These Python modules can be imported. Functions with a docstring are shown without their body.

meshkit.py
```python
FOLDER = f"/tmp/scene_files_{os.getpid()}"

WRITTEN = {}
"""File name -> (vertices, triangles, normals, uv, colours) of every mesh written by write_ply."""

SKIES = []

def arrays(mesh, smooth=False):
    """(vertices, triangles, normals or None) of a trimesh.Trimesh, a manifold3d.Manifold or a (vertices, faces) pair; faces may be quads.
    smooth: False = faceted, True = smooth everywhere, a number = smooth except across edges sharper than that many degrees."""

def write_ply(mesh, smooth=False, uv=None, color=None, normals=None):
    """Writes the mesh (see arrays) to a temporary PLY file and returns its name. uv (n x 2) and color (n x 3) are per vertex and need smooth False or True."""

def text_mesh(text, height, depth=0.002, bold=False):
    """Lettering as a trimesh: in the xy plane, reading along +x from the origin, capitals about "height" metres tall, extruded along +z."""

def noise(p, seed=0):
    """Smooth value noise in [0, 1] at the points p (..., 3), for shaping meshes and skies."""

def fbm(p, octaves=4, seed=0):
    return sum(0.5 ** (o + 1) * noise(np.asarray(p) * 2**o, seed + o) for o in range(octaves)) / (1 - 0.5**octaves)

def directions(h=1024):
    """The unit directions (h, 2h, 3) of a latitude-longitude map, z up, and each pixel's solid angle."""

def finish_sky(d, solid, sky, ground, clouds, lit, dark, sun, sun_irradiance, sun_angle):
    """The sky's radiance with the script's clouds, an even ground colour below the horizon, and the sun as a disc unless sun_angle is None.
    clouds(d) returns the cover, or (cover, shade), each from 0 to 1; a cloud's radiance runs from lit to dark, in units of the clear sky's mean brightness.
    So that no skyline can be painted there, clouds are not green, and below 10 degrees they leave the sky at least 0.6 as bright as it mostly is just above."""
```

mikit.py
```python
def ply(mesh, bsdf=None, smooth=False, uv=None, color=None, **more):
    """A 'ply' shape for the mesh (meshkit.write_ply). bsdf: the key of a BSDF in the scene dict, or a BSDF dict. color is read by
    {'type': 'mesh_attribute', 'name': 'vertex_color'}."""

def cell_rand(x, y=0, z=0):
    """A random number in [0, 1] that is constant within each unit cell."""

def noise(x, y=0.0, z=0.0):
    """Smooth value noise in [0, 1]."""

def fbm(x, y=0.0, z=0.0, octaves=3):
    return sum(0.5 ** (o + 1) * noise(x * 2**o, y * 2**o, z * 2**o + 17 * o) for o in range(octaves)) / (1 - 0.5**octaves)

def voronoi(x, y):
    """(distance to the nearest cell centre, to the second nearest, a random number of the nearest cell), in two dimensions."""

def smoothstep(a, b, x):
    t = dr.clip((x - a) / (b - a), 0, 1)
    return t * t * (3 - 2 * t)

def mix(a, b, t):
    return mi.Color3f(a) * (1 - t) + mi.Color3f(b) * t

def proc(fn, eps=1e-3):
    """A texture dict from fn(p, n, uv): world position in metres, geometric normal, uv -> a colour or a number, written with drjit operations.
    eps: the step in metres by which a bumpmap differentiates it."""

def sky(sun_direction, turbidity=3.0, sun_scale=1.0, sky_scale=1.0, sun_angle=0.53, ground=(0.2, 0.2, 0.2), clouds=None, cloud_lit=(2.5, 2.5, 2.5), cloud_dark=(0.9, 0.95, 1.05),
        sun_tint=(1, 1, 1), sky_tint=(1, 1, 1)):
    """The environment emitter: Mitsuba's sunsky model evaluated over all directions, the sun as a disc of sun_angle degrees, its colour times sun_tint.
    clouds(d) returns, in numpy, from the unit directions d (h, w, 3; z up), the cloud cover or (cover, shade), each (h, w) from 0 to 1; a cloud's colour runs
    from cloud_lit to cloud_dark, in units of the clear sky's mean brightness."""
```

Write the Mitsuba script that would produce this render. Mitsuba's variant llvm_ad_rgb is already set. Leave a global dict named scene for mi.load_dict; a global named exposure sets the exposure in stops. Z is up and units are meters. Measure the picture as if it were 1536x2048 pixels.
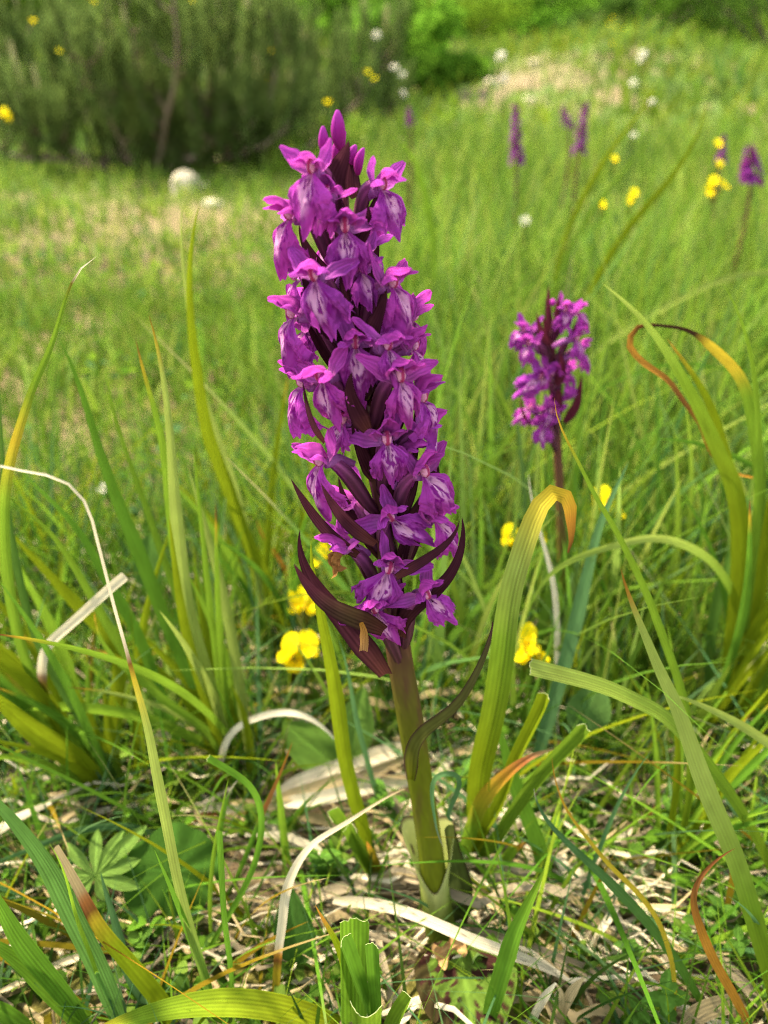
import math
import numpy as np, trimesh, mitsuba as mi, mikit, meshkit
import drjit as dr
from scipy.interpolate import CubicSpline, PchipInterpolator

T = mi.ScalarTransform4f
RNG = np.random.default_rng
scene, labels = {}, {}

# ------------------------------------------------------------------ camera, sky, exposure
CAM = np.array([0.0, 0.0, 0.23])
PITCH = math.radians(28.0)
FPX = 1538.0                       # focal length in pixels of a 1536 x 2048 picture
FWD = np.array([0, math.cos(PITCH), -math.sin(PITCH)])
UPV = np.array([0, math.sin(PITCH), math.cos(PITCH)])
scene['camera'] = {
    'type': 'thinlens', 'fov': math.degrees(2 * math.atan(768 / FPX)), 'fov_axis': 'x',
    'aperture_radius': 0.0012, 'focus_distance': 0.174, 'near_clip': 0.01, 'far_clip': 400.0,
    'to_world': T().look_at(origin=CAM.tolist(), target=(CAM + FWD).tolist(), up=[0, 0, 1])}
def cloud_cover(d):
    n = meshkit.fbm(d * 2.2, 4, 3)
    return 0.75 + 0.25 * np.clip((n - 0.35) * 3, 0, 1), np.clip((n - 0.5) * 1.2, 0, 0.4)
scene['sky'] = mikit.sky((-0.42, 0.22, 0.88), turbidity=3.5, sun_scale=0.95, sun_angle=7.0, clouds=cloud_cover,
                         cloud_lit=(1.5, 1.5, 1.52), cloud_dark=(1.05, 1.07, 1.1), sun_tint=(1.0, 1.0, 0.97))
exposure = 3.42

# ------------------------------------------------------------------ materials
VC = {'type': 'mesh_attribute', 'name': 'vertex_color'}
def vthin(rough, trans, spec=0.5):
    return {'type': 'principledthin', 'base_color': VC, 'roughness': rough, 'diff_trans': trans, 'eta': 1.4}
scene['leaf_material'] = vthin(0.42, 0.85)
scene['grass_material'] = vthin(0.5, 0.95)
scene['petal_material'] = {**vthin(0.55, 0.75), 'sheen': 0.4}
scene['straw_material'] = vthin(0.6, 0.35)
scene['stem_material'] = {'type': 'twosided', 'b': {'type': 'principled', 'base_color': VC, 'roughness': 0.42, 'specular': 0.22}}
scene['matte_material'] = {'type': 'twosided', 'b': {'type': 'principled', 'base_color': VC, 'roughness': 0.85, 'specular': 0.2}}
def soil(p, n, uv):
    a = mikit.fbm(p.x * 90, p.y * 90, p.z * 90, 4)
    b = mikit.fbm(p.x * 7 + 5, p.y * 7, 0, 3)
    c = mikit.mix((0.045, 0.032, 0.018), (0.16, 0.12, 0.07), a)
    moss = mikit.smoothstep(0.5, 0.62, mikit.fbm(p.x * 38, p.y * 38, 2, 3))
    c = mikit.mix(c, mikit.mix((0.06, 0.075, 0.012), (0.17, 0.16, 0.03), a), moss * 0.8)
    far = mikit.smoothstep(0.9, 3.0, p.y)
    bare = mikit.smoothstep(0.56, 0.66, b)
    green = mikit.mix((0.05, 0.10, 0.018), (0.11, 0.17, 0.04), mikit.fbm(p.x * 9, p.y * 9, 1, 4))
    c = mikit.mix(c, green, far * (1 - 0.7 * bare))
    c = mikit.mix(c, mikit.mix((0.15, 0.115, 0.07), (0.27, 0.215, 0.14), a), far * bare * 0.6)
    bank = dr.exp(-(dr.square((p.x - 0.62) / 0.50) + dr.square((p.y - 4.3) / 0.6)))
    c = mikit.mix(c, mikit.mix((0.13, 0.10, 0.06), (0.26, 0.205, 0.13), a), dr.clip(bank * 0.85, 0, 1) * mikit.smoothstep(0.35, 0.55, mikit.fbm(p.x * 6, p.y * 6, 3, 3)))
    patch = sum(dr.exp(-(dr.square(p.x - float(q[0])) + dr.square((p.y - float(q[1])) / 1.3)) / float(q[2] ** 2)) for q in BARE)
    return mikit.mix(c, mikit.mix((0.10, 0.075, 0.042), (0.26, 0.20, 0.12), a), dr.clip(patch, 0, 1) * 0.8)
scene['ground_material'] = {'type': 'twosided', 'b': {'type': 'bumpmap', 'scale': 0.004,
    't': mikit.proc(lambda p, n, uv: mikit.fbm(p.x * 140, p.y * 140, p.z * 140, 3), 4e-4),
    'b': {'type': 'principled', 'base_color': mikit.proc(soil), 'roughness': 0.95, 'specular': 0.15}}}
def stone(p, n, uv):
    a = mikit.fbm(p.x * 60, p.y * 60, p.z * 60, 4)
    return mikit.mix((0.32, 0.29, 0.20), (0.68, 0.62, 0.46), a)
scene['rock_material'] = {'type': 'principled', 'base_color': mikit.proc(stone), 'roughness': 0.9, 'specular': 0.2}

# ------------------------------------------------------------------ helpers
def lin(r, g, b):
    c = np.array([r, g, b]) / 255.0
    return np.where(c < 0.04045, c / 12.92, ((c + 0.055) / 1.055) ** 2.4)

def nz(p, f, seed=0):
    return meshkit.noise(np.asarray(p) * f, seed)

def terrain(x, y):
    x, y = np.asarray(x, float), np.asarray(y, float)
    q = np.stack([x, y, np.zeros_like(x)], -1)
    z = 0.010 * (nz(q, 11.0, 4) - 0.5) * np.clip((y - 0.18) * 4, 0.15, 1) + 0.06 * (nz(q, 1.6, 5) - 0.5) * np.clip((y - 0.7) / 2, 0, 1)
    z = z + 0.045 * np.clip(y - 1.2, 0, None) + 0.05 * np.clip(y - 4, 0, None) + 0.30 * np.clip(y - 17, 0, 40)
    z = z + 0.30 * np.exp(-(((x - 1.25) / 1.0) ** 2 + ((y - 5.0) / 1.3) ** 2))
    z = z + 0.22 * np.clip(y - 4.2, 0, 14) * np.clip((1.0 - x) / 2.2, 0, 1) ** 1.5
    z = z + 0.05 * np.clip(-x - 0.9, 0, 6) * np.clip((y - 1.5) / 3, 0, 1)
    return z + 0.5 * (nz(q, 0.21, 8) - 0.5) * np.clip((y - 5) / 8, 0, 1)

def ray(px, py):
    return FWD + np.array([(px - 768) / FPX, 0, 0]) - (py - 1024) / FPX * UPV

def at(px, py, Y):
    d = ray(px, py)
    return CAM + d * (Y / d[1])

def atg(px, py, h=0.0):
    """The ground point seen at a pixel."""
    d = ray(px, py)
    t = np.geomspace(0.15, 40, 4000)
    p = CAM + d * t[:, None]
    hit = p[:, 2] - terrain(p[:, 0], p[:, 1]) < h
    i = int(np.argmax(hit)) if hit.any() else 3999
    return p[i]

def depth(p):
    return float((np.asarray(p) - CAM) @ FWD)

def px2m(px, p):
    return px * depth(p) / FPX

def norm(v):
    v = np.asarray(v, float)
    return v / (np.linalg.norm(v, axis=-1, keepdims=True) + 1e-12)

def numbered(name):
    if name not in USED:
        USED[name] = 0
        return name
    USED[name] += 1
    return f'{name}_{USED[name]:03d}'
USED = {}

def tag(key, label=None, cat=None, group=None, kind=None):
    labels[key] = {k: v for k, v in dict(label=label, category=cat, group=group, kind=kind).items() if v}

def put(key, vf, col, mat, smooth=True):
    v, f = vf
    col = np.broadcast_to(np.clip(col, 0.001, 0.95), (len(v), 3))
    scene[key] = mikit.ply(trimesh.Trimesh(v, f, process=False), mat, smooth=smooth, color=np.array(col))
    return key

def grid_faces(n, m, closed=False):
    i, j = np.meshgrid(np.arange(n - 1), np.arange(m if closed else m - 1), indexing='ij')
    k = (j + 1) % m
    q = np.stack([i * m + j, i * m + k, (i + 1) * m + k, (i + 1) * m + j], -1).reshape(-1, 4)
    return np.vstack([q[:, [0, 1, 2]], q[:, [0, 2, 3]]])

def spline(P, n):
    P = np.asarray(P, float)
    s = np.concatenate([[0], np.cumsum(np.linalg.norm(np.diff(P, axis=0), axis=1) + 1e-9)])
    s /= s[-1]
    t = np.linspace(0, 1, n)
    return (CubicSpline(s, P)(t) if len(P) > 3 else PchipInterpolator(s, P)(t)), t

def frames(P, ref):
    """tangent, side, normal along a polyline; ref: reference direction(s) that the normal leans to."""
    Tn = norm(np.gradient(P, axis=0))
    S = norm(np.cross(Tn, np.broadcast_to(ref, P.shape)))
    for i in range(1, len(S)):
        if S[i] @ S[i - 1] < 0:
            S[i] = -S[i]
    return Tn, S, norm(np.cross(S, Tn))

def tube_mesh(P, R, m=12, ribs=0.0, cap=True, ref=(0, 1, 0.05)):
    P = np.asarray(P, float)
    n = len(P)
    R = np.broadcast_to(R, n)
    Tn, S, N = frames(P, np.array(ref))
    a = np.arange(m) * 2 * np.pi / m
    rr = 1 + ribs * np.cos(a * (m // 2))
    v = P[:, None] + (R[:, None] * rr)[..., None] * (np.cos(a)[None, :, None] * S[:, None] + np.sin(a)[None, :, None] * N[:, None])
    v, f = v.reshape(-1, 3), grid_faces(n, m, True)
    if cap:
        v = np.vstack([v, P[:1], P[-1:]])
        j = np.arange(m)
        k = (j + 1) % m
        e = (n - 1) * m
        f = np.vstack([f, np.stack([k, j, j * 0 + n * m], 1), np.stack([e + j, e + k, j * 0 + n * m + 1], 1)])
    return v, f

def join(parts):
    vs, fs, cs, at_ = [], [], [], 0
    for (v, f), c in parts:
        vs.append(v); fs.append(np.asarray(f) + at_); cs.append(np.broadcast_to(c, (len(v), 3)))
        at_ += len(v)
    return (np.vstack(vs), np.vstack(fs)), np.vstack(cs)

def stops(t, table):
    x = np.array([a for a, _ in table])
    c = np.array([b for _, b in table])
    return np.stack([np.interp(t, x, c[:, k]) for k in range(3)], -1)

# plant colours (linear)
FRESH = np.array([0.160, 0.280, 0.022]); PALE = np.array([0.32, 0.42, 0.085]); GREEN = np.array([0.092, 0.205, 0.018])
DEEP = np.array([0.055, 0.115, 0.018]); BLUISH = np.array([0.075, 0.165, 0.060]); OLIVE = np.array([0.165, 0.225, 0.008])
YELLOW = np.array([0.46, 0.36, 0.03]); OCHRE = np.array([0.48, 0.24, 0.035]); BROWN = np.array([0.13, 0.055, 0.018])
DARK = np.array([0.035, 0.02, 0.012]); STRAW = np.array([0.44, 0.355, 0.19]); WHITE = np.array([0.70, 0.64, 0.46]); GREY = np.array([0.24, 0.205, 0.135])

def leaf_ribbon(P, t, W, col, seed, roll=0.0, fold=0.25, nu=9, ref=None, ribs=0.10, cut=0.0, twist=0.0, edge=None, speck=0.0, wav=0.0, fexp=1.3):
    """A strap leaf along P with a keel, fine ribs and mottling."""
    g = RNG(seed)
    ref = norm(P - CAM) if ref is None else ref
    Tn, S, N = frames(P, ref)
    if np.mean(N @ np.array([0, -0.6, 0.8])) < 0:
        N, S = -N, -S
    ang = np.radians(roll + twist * (t - 0.5) + 9 * np.sin(t * g.uniform(3, 7) + g.uniform(0, 6)))[:, None]
    S, N = S * np.cos(ang) + N * np.sin(ang), N * np.cos(ang) - S * np.sin(ang)
    a = np.linspace(-1, 1, nu)
    h = fold * (np.abs(a) ** fexp) - fold * 0.5
    v = P[:, None] + 0.5 * W[:, None, None] * (a[None, :, None] * S[:, None] + h[None, :, None] * N[:, None])
    if wav:
        v = v + wav * W[:, None, None] * (np.sin(t[:, None] * 23 + a[None] * 2 + g.uniform(0, 6)) * np.abs(a)[None] ** 2)[..., None] * N[:, None]
    if cut:
        v[-1] += (g.uniform(-1, 1, nu) * cut * W[-1])[:, None] * Tn[-1]
    c = np.repeat(col[:, None], nu, 1)
    c = c * (1 + ribs * (np.where(np.arange(nu) % 2 == 0, 1, -1) + g.uniform(-0.6, 0.6, nu)))[None, :, None]
    q = v.reshape(-1, 3)
    m = meshkit.fbm(q * np.array([700, 700, 160]), 3, seed % 97).reshape(len(P), nu, 1)
    c = c * (0.74 + 0.52 * m)
    if speck:
        d = meshkit.noise(q * 1500, 7 + seed % 31).reshape(len(P), nu)
        c = np.where((d > 1 - speck)[..., None], c * 0.22, c)
    if edge is not None:
        e = np.clip((np.abs(a) - 0.82) / 0.18, 0, 1)[None, :, None]
        c = c * (1 - e) + edge * e
    return (q, grid_faces(len(P), nu)), c.reshape(-1, 3), v[-1]

def wprof(t, kind):
    if kind == 'strap':
        return np.clip(0.62 + 1.6 * t, 0, 1) * np.clip((1 - t) / 0.42, 0, 1) ** 0.75
    if kind == 'cut':
        return np.clip(0.7 + 1.2 * t, 0, 1)
    if kind == 'straw':
        return np.clip(0.4 + 4 * t, 0, 1) * np.clip((1 - t) / 0.25, 0.15, 1) ** 0.6
    if kind == 'lance':
        return np.clip(np.sin(np.pi * np.clip(t * 0.86 + 0.14, 0, 1)) ** 0.8, 0.03, 1)
    return kind(t)

def blade_points(pts, y0, y1, n, ground=True):
    pts = np.asarray(pts, float)
    b = atg(*pts[0]) if y0 is None else at(*pts[0], y0)
    y0 = b[1]
    L = np.concatenate([[0], np.cumsum(np.linalg.norm(np.diff(pts, axis=0), axis=1))])
    L /= L[-1]
    if np.ndim(y1):
        Y = np.interp(L, np.linspace(0, 1, len(y1) + 1), [y0, *[y0 + a for a in y1]])
    else:
        Y = y0 + y1 * L
    return spline([at(a, b_, y) for (a, b_), y in zip(pts, Y)], n)

BLADE_SEED = [100]
def blade(key, pts, w, col, y0=None, dy=0.0, prof='strap', mat='leaf_material', lift=0.0, n=None, cut_rim=False, lying=None, **kw):
    """One leaf, its course given by where it stands (first point: ground) and how far its tip is from there (dy)."""
    BLADE_SEED[0] += 1
    n = n or max(16, min(44, 6 * len(pts)))
    if lying is None:
        P, t = blade_points(pts, y0, dy, n)
        P = P + np.array([0, 0, lift])
    else:                              # rests on the litter along its whole length
        hs = lying if np.ndim(lying) else [lying * (0.6 + 0.4 * math.sin(1.3 * i)) for i in range(len(pts))]
        P, t = spline([atg(a, b, h) for (a, b), h in zip(pts, hs)], n)
    W = px2m(w, P[n // 2]) * wprof(t, prof)
    table = col if isinstance(col, list) else [(0, col * 0.92), (0.5, col), (1, col * 1.12)]
    vf, c, end = leaf_ribbon(P, t, np.maximum(W, 2e-5), stops(t, table), BLADE_SEED[0], cut=0.10 if cut_rim else 0.0, **kw)
    put(key, vf, c, mat)
    if cut_rim:
        rim = tube_mesh(end + RNG(BLADE_SEED[0]).normal(0, 0.00005, end.shape), 0.00007, 5)
        put(numbered(key + '__cut_edge'), rim, np.array([0.36, 0.41, 0.19]), 'matte_material')
    return P

# ------------------------------------------------------------------ ground
def build_ground():
    def axis(lo, hi, fine, n):
        s = np.linspace(-1, 1, n)
        return s
    ys = np.concatenate([np.linspace(-6, -0.3, 12), np.arange(-0.25, 0.9, 0.0125), np.geomspace(0.91, 90, 150)])
    u = np.linspace(-1, 1, 241)
    X = np.sign(u) * (np.abs(u) * 0.9 + np.abs(u) ** 6 * 55)[None, :] * np.ones((len(ys), 1))
    X = X * (0.6 + 0.4 * np.clip(ys, 0, 6)[:, None])
    Y = ys[:, None] * np.ones((1, len(u)))
    v = np.stack([X, Y, terrain(X, Y)], -1).reshape(-1, 3)
    scene['ground'] = mikit.ply(trimesh.Trimesh(v, grid_faces(len(ys), len(u)), process=False), 'ground_material', smooth=True)
    tag('ground', 'mossy brown soil of the meadow rising to a green hillside', kind='structure')
build_ground()

# ------------------------------------------------------------------ meadow grass
def grass_field(key, label, x, y, h, w, palette, seed, segs=5, lean=0.35, curl=0.35, brown=0.0, cat='grass', mat='grass_material', z=None):
    g = RNG(seed)
    n = len(x)
    base = np.stack([x, y, (terrain(x, y) if z is None else z) - 0.003], -1)
    az, fa = g.uniform(0, 2 * np.pi, n), g.uniform(0, 2 * np.pi, n)
    D = np.stack([np.cos(az), np.sin(az), 0 * az], -1)
    S = np.stack([np.cos(fa), np.sin(fa), 0 * az], -1)
    h = h * (0.62 + 0.76 * nz(base, 26.0 / max(1.0, float(np.median(y)) * 2), seed + 6))
    l, c = np.abs(g.normal(0, lean, n)), np.abs(g.normal(0, curl, n))
    s = np.linspace(0, 1, segs + 1)
    P = base[:, None] + (h[:, None] * (s[None] - 0.35 * c[:, None] * s[None] ** 2))[..., None] * np.array([0, 0, 1.0]) \
        + (h[:, None] * (l[:, None] * s[None] + c[:, None] * s[None] ** 2))[..., None] * D[:, None]
    ww = (w[:, None] * np.clip(1.15 * (1 - s[None] ** 1.6), 0.02, 1))[..., None] * 0.5
    v = np.stack([P - ww * S[:, None], P + ww * S[:, None]], 2)           # n, segs+1, 2, 3
    f0 = grid_faces(segs + 1, 2)
    f = (f0[None] + (np.arange(n) * 2 * (segs + 1))[:, None, None]).reshape(-1, 3)
    pal = np.array(palette)
    if np.median(y) > 0.45:
        pal = 0.6 * pal + 0.4 * pal.mean(0)
    patch = nz(base, 9.0, seed)[:, None]
    k = np.floor((nz(base, 22.0 / max(1.0, float(np.median(y)) * 1.5), seed + 5) * 2.2 + g.random(n) * 0.45) * len(pal)).astype(int) % len(pal)
    c0 = pal[k] * g.uniform(0.88, 1.14, (n, 1)) * (0.8 + 0.4 * patch)
    c0 = c0 * np.stack([g.uniform(0.85, 1.2, n), np.ones(n), np.ones(n)], -1)
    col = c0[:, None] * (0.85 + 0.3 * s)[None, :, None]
    tipd = (g.random(n) < brown)[:, None, None] * np.clip((s - 0.7) / 0.3, 0, 1)[None, :, None]
    col = col * (1 - tipd) + STRAW * tipd
    col = np.repeat(col[:, :, None], 2, 2)
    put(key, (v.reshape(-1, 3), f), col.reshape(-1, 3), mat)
    tag(key, label, cat, kind='stuff')

def wedge(n, y0, y1, seed, k=0.62, m=0.10, power=2.0):
    g = RNG(seed)
    y = (g.uniform(y0 ** power, y1 ** power, n)) ** (1 / power)
    return g.uniform(-1, 1, n) * (k * y + m), y

BARE = [(*atg(px, py)[:2], r) for px, py, r in [(60, 690, 0.05), (190, 645, 0.06), (190, 850, 0.030), (90, 900, 0.03), (20, 800, 0.035), (400, 440, 0.16), (250, 430, 0.12), (330, 720, 0.03), (260, 1010, 0.012), (-60, 760, 0.05)]]
def barren(x, y):
    q = np.stack([x, y, 0 * x], -1)
    return np.clip(sum(np.exp(-((x - a) ** 2 + ((y - b) / 1.3) ** 2) / r ** 2) for a, b, r in BARE), 0, 1) * np.clip((nz(q, 55, 3) * 0.6 + nz(q, 16, 2) * 0.8 - 0.40) * 2.0, 0, 0.85)

def tallness(x, y):
    """Tall wet grass on the right, short trodden turf on the left."""
    q = np.stack([x, y, 0 * x], -1)
    s = np.clip((x / (0.3 + 0.25 * y) + 0.28 + 0.5 * (nz(q, 2.6, 31) - 0.5)) / 0.4, 0, 1)
    return 0.045 + 0.080 * s

def clear_of(x, y, k=1.0):
    """True away from the leaves and stems that lie open on the ground."""
    ok = np.hypot(x - 0.008, y - 0.150) > 0.016
    for cx, cy, r in ((0.020, 0.130, 0.017), (0.024, 0.118, 0.014), (-0.053, 0.165, 0.017), (-0.070, 0.168, 0.015), (-0.02, 0.228, 0.010), (-0.014, 0.204, 0.024), (0.024, 0.212, 0.012)):
        ok &= np.hypot(x - cx, y - cy) > r * k
    return ok

GP = [FRESH, FRESH, GREEN, PALE * 0.85, GREEN * 0.9, BLUISH, FRESH * 1.2, GREEN, PALE * 1.05, DEEP * 1.2]
def build_grass():
    x, y = wedge(3300, 0.06, 0.24, 1, m=0.07); g = RNG(2)
    keep = clear_of(x, y)
    x, y = x[keep], y[keep]; n = len(x)
    grass_field('near_grass', 'thin short green grass blades growing between the straw around the big orchid', x, y, g.uniform(0.012, 0.045, n), g.uniform(0.0006, 0.0016, n), [GREEN, DEEP, BLUISH, FRESH], 3, 7, 0.5, 0.6)
    x, y = wedge(13000, 0.20, 1.05, 16, m=0.12); g = RNG(17); n = len(x)
    q = np.stack([x, y, 0 * x], -1)
    sel = g.random(n) < np.clip(1.5 - 2.2 * (nz(q, 7.0, 61) > 0.62) * (x < 0.02) * (y > 0.30), 0.25, 1) * np.clip((y - 0.19) / 0.05, 0.2, 1) * (1 - 0.8 * barren(x, y)); x, y = x[sel], y[sel]; n = len(x)
    grass_field('short_turf', 'short fine turf under the taller meadow grass', x, y, g.uniform(0.014, 0.050, n) * np.clip(y / 0.3, 0.8, 1.2), g.uniform(0.0007, 0.0017, n), [FRESH, GREEN, GREEN, PALE * 0.8, DEEP * 1.3], 18, 6, 0.5, 0.5, 0.05)
    x, y = wedge(5200, 0.185, 0.42, 19, m=0.10); g = RNG(20); d = clear_of(x, y); x, y = x[d], y[d]; n = len(x)
    grass_field('thin_grass', 'thin upright green blades between the tufts beside the tallest orchid', x, y, g.uniform(0.03, 0.085, n) * np.clip((y - 0.12) / 0.16, 0.35, 1.1), g.uniform(0.0008, 0.0022, n), [FRESH, GREEN, GREEN, DEEP * 1.4, BLUISH, OLIVE], 21, 7, 0.28, 0.3, 0.05)
    x, y = wedge(12500, 0.225, 1.0, 4, m=0.12); g = RNG(5)
    t = tallness(x, y); n = len(x)
    sel = g.random(n) < np.clip(0.75 + 6 * (t - 0.06), 0.7, 1) * (1 - 0.85 * barren(x, y)); x, y, t = x[sel], y[sel], t[sel]; n = len(x)
    grass_field('meadow_grass', 'tall dense yellow green grass behind the orchids', x, y, t * g.uniform(0.5, 1.35, n) * np.clip(y / 0.33, 0.55, 1), g.uniform(0.0016, 0.0046, n), GP, 6, 7, 0.24, 0.30, 0.06)
    x, y = wedge(17000, 1.0, 2.6, 7, m=0.2); g = RNG(8)
    t = tallness(x, y); n = len(x)
    sel = g.random(n) < np.clip(0.75 + 6 * (t - 0.06), 0.7, 1) * (1 - 0.8 * barren(x, y)); x, y, t = x[sel], y[sel], t[sel]; n = len(x)
    grass_field('middle_meadow_grass', 'soft blurred yellow green grass of the middle meadow', x, y, t * 0.95 * g.uniform(0.5, 1.3, n), g.uniform(0.004, 0.0085, n), GP + [PALE], 9, 5, 0.28, 0.32, 0.08)
    x, y = wedge(30000, 2.6, 8.5, 10, m=0.5); g = RNG(11); n = len(x)
    q = np.stack([x, y, 0 * x], -1)
    bare = 1.05 * np.exp(-(((x - 0.62) / 0.50) ** 2 + ((y - 4.3) / 0.6) ** 2)) + 0.5 * (nz(q, 1.2, 44) > 0.76)
    sel = g.random(n) > 0.9 * bare; x, y = x[sel], y[sel]; n = len(x)
    grass_field('far_meadow_grass', 'blurred green grass of the far slope', x, y, g.uniform(0.05, 0.16, n), g.uniform(0.012, 0.022, n), [FRESH, GREEN, OLIVE, PALE * 0.9, BLUISH], 12, 4, 0.4, 0.4, 0.1)
    x, y = wedge(20000, 8.5, 22, 13, m=1.0); g = RNG(14); n = len(x)
    grass_field('hillside_grass', 'pale green grass on the hill at the top', x, y, g.uniform(0.12, 0.35, n), g.uniform(0.03, 0.06, n), [FRESH, GREEN, OLIVE, GREEN], 15, 3, 0.4, 0.4)
build_grass()

# ------------------------------------------------------------------ low herbs, moss and litter
def leaf_cards(key, label, centres, nl, size, palette, seed, mat='leaf_material', cat='ground cover', up=0.5):
    """Many small cupped ovate leaves in rosettes (four-sided, two halves each)."""
    g = RNG(seed)
    n = len(centres) * nl
    C = np.repeat(centres, nl, 0)
    az = g.uniform(0, 2 * np.pi, n)
    el = g.normal(up, 0.35, n)
    D = np.stack([np.cos(az) * np.cos(el), np.sin(az) * np.cos(el), np.sin(el)], -1)
    S = norm(np.cross(D, np.array([0, 0, 1.0])) + g.normal(0, 0.25, (n, 3)))
    N = norm(np.cross(S, D))
    L = np.repeat(size, nl)[:, None] * g.uniform(0.6, 1.25, (n, 1))
    O = C + g.normal(0, 0.35, (n, 3)) * L * np.array([1, 1, 0.5]) + np.abs(g.normal(0, 0.5, (n, 1))) * L * np.array([0, 0, 1.0])
    prof = [(0, 0), (0.28, 0.30), (0.62, 0.36), (0.88, 0.2), (1, 0)]
    rows = []
    for s, wd in prof:
        mid = O + D * L * s + N * L * (-0.28 * s * s)
        rows += [mid - S * L * wd + N * L * wd * 0.35, mid, mid + S * L * wd + N * L * wd * 0.35]
    v = np.stack(rows, 1)
    f = grid_faces(5, 3)
    f = (f[None] + (np.arange(n) * 15)[:, None, None]).reshape(-1, 3)
    pal = np.array(palette)
    c = pal[g.integers(0, len(pal), n)] * g.uniform(0.7, 1.3, (n, 1))
    c = np.repeat(c[:, None], 15, 1) * np.where(np.arange(15) % 3 == 1, 1.18, 0.95)[None, :, None]
    put(key, (v.reshape(-1, 3), f), c.reshape(-1, 3), mat)
    tag(key, label, cat, kind='stuff')

def build_long_grass():
    """Long thin blades that lean and cross low over the straw."""
    x, y = wedge(420, 0.085, 0.25, 41, m=0.06); g = RNG(42)
    d = (np.abs(x - 0.01) > 0.028) & clear_of(x, y); x, y = x[d], y[d]; n = len(x)
    grass_field('long_grass', 'long thin leaning grass blades in the foreground on both sides of the orchid', x, y, g.uniform(0.035, 0.085, n) * np.clip((y - 0.03) / 0.12, 0.4, 1), g.uniform(0.0010, 0.0024, n), [GREEN, FRESH, BLUISH, GREEN * 1.2, OLIVE, YELLOW * 0.4], 43, 10, 0.55, 0.6, 0.15, mat='leaf_material')
build_long_grass()

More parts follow.
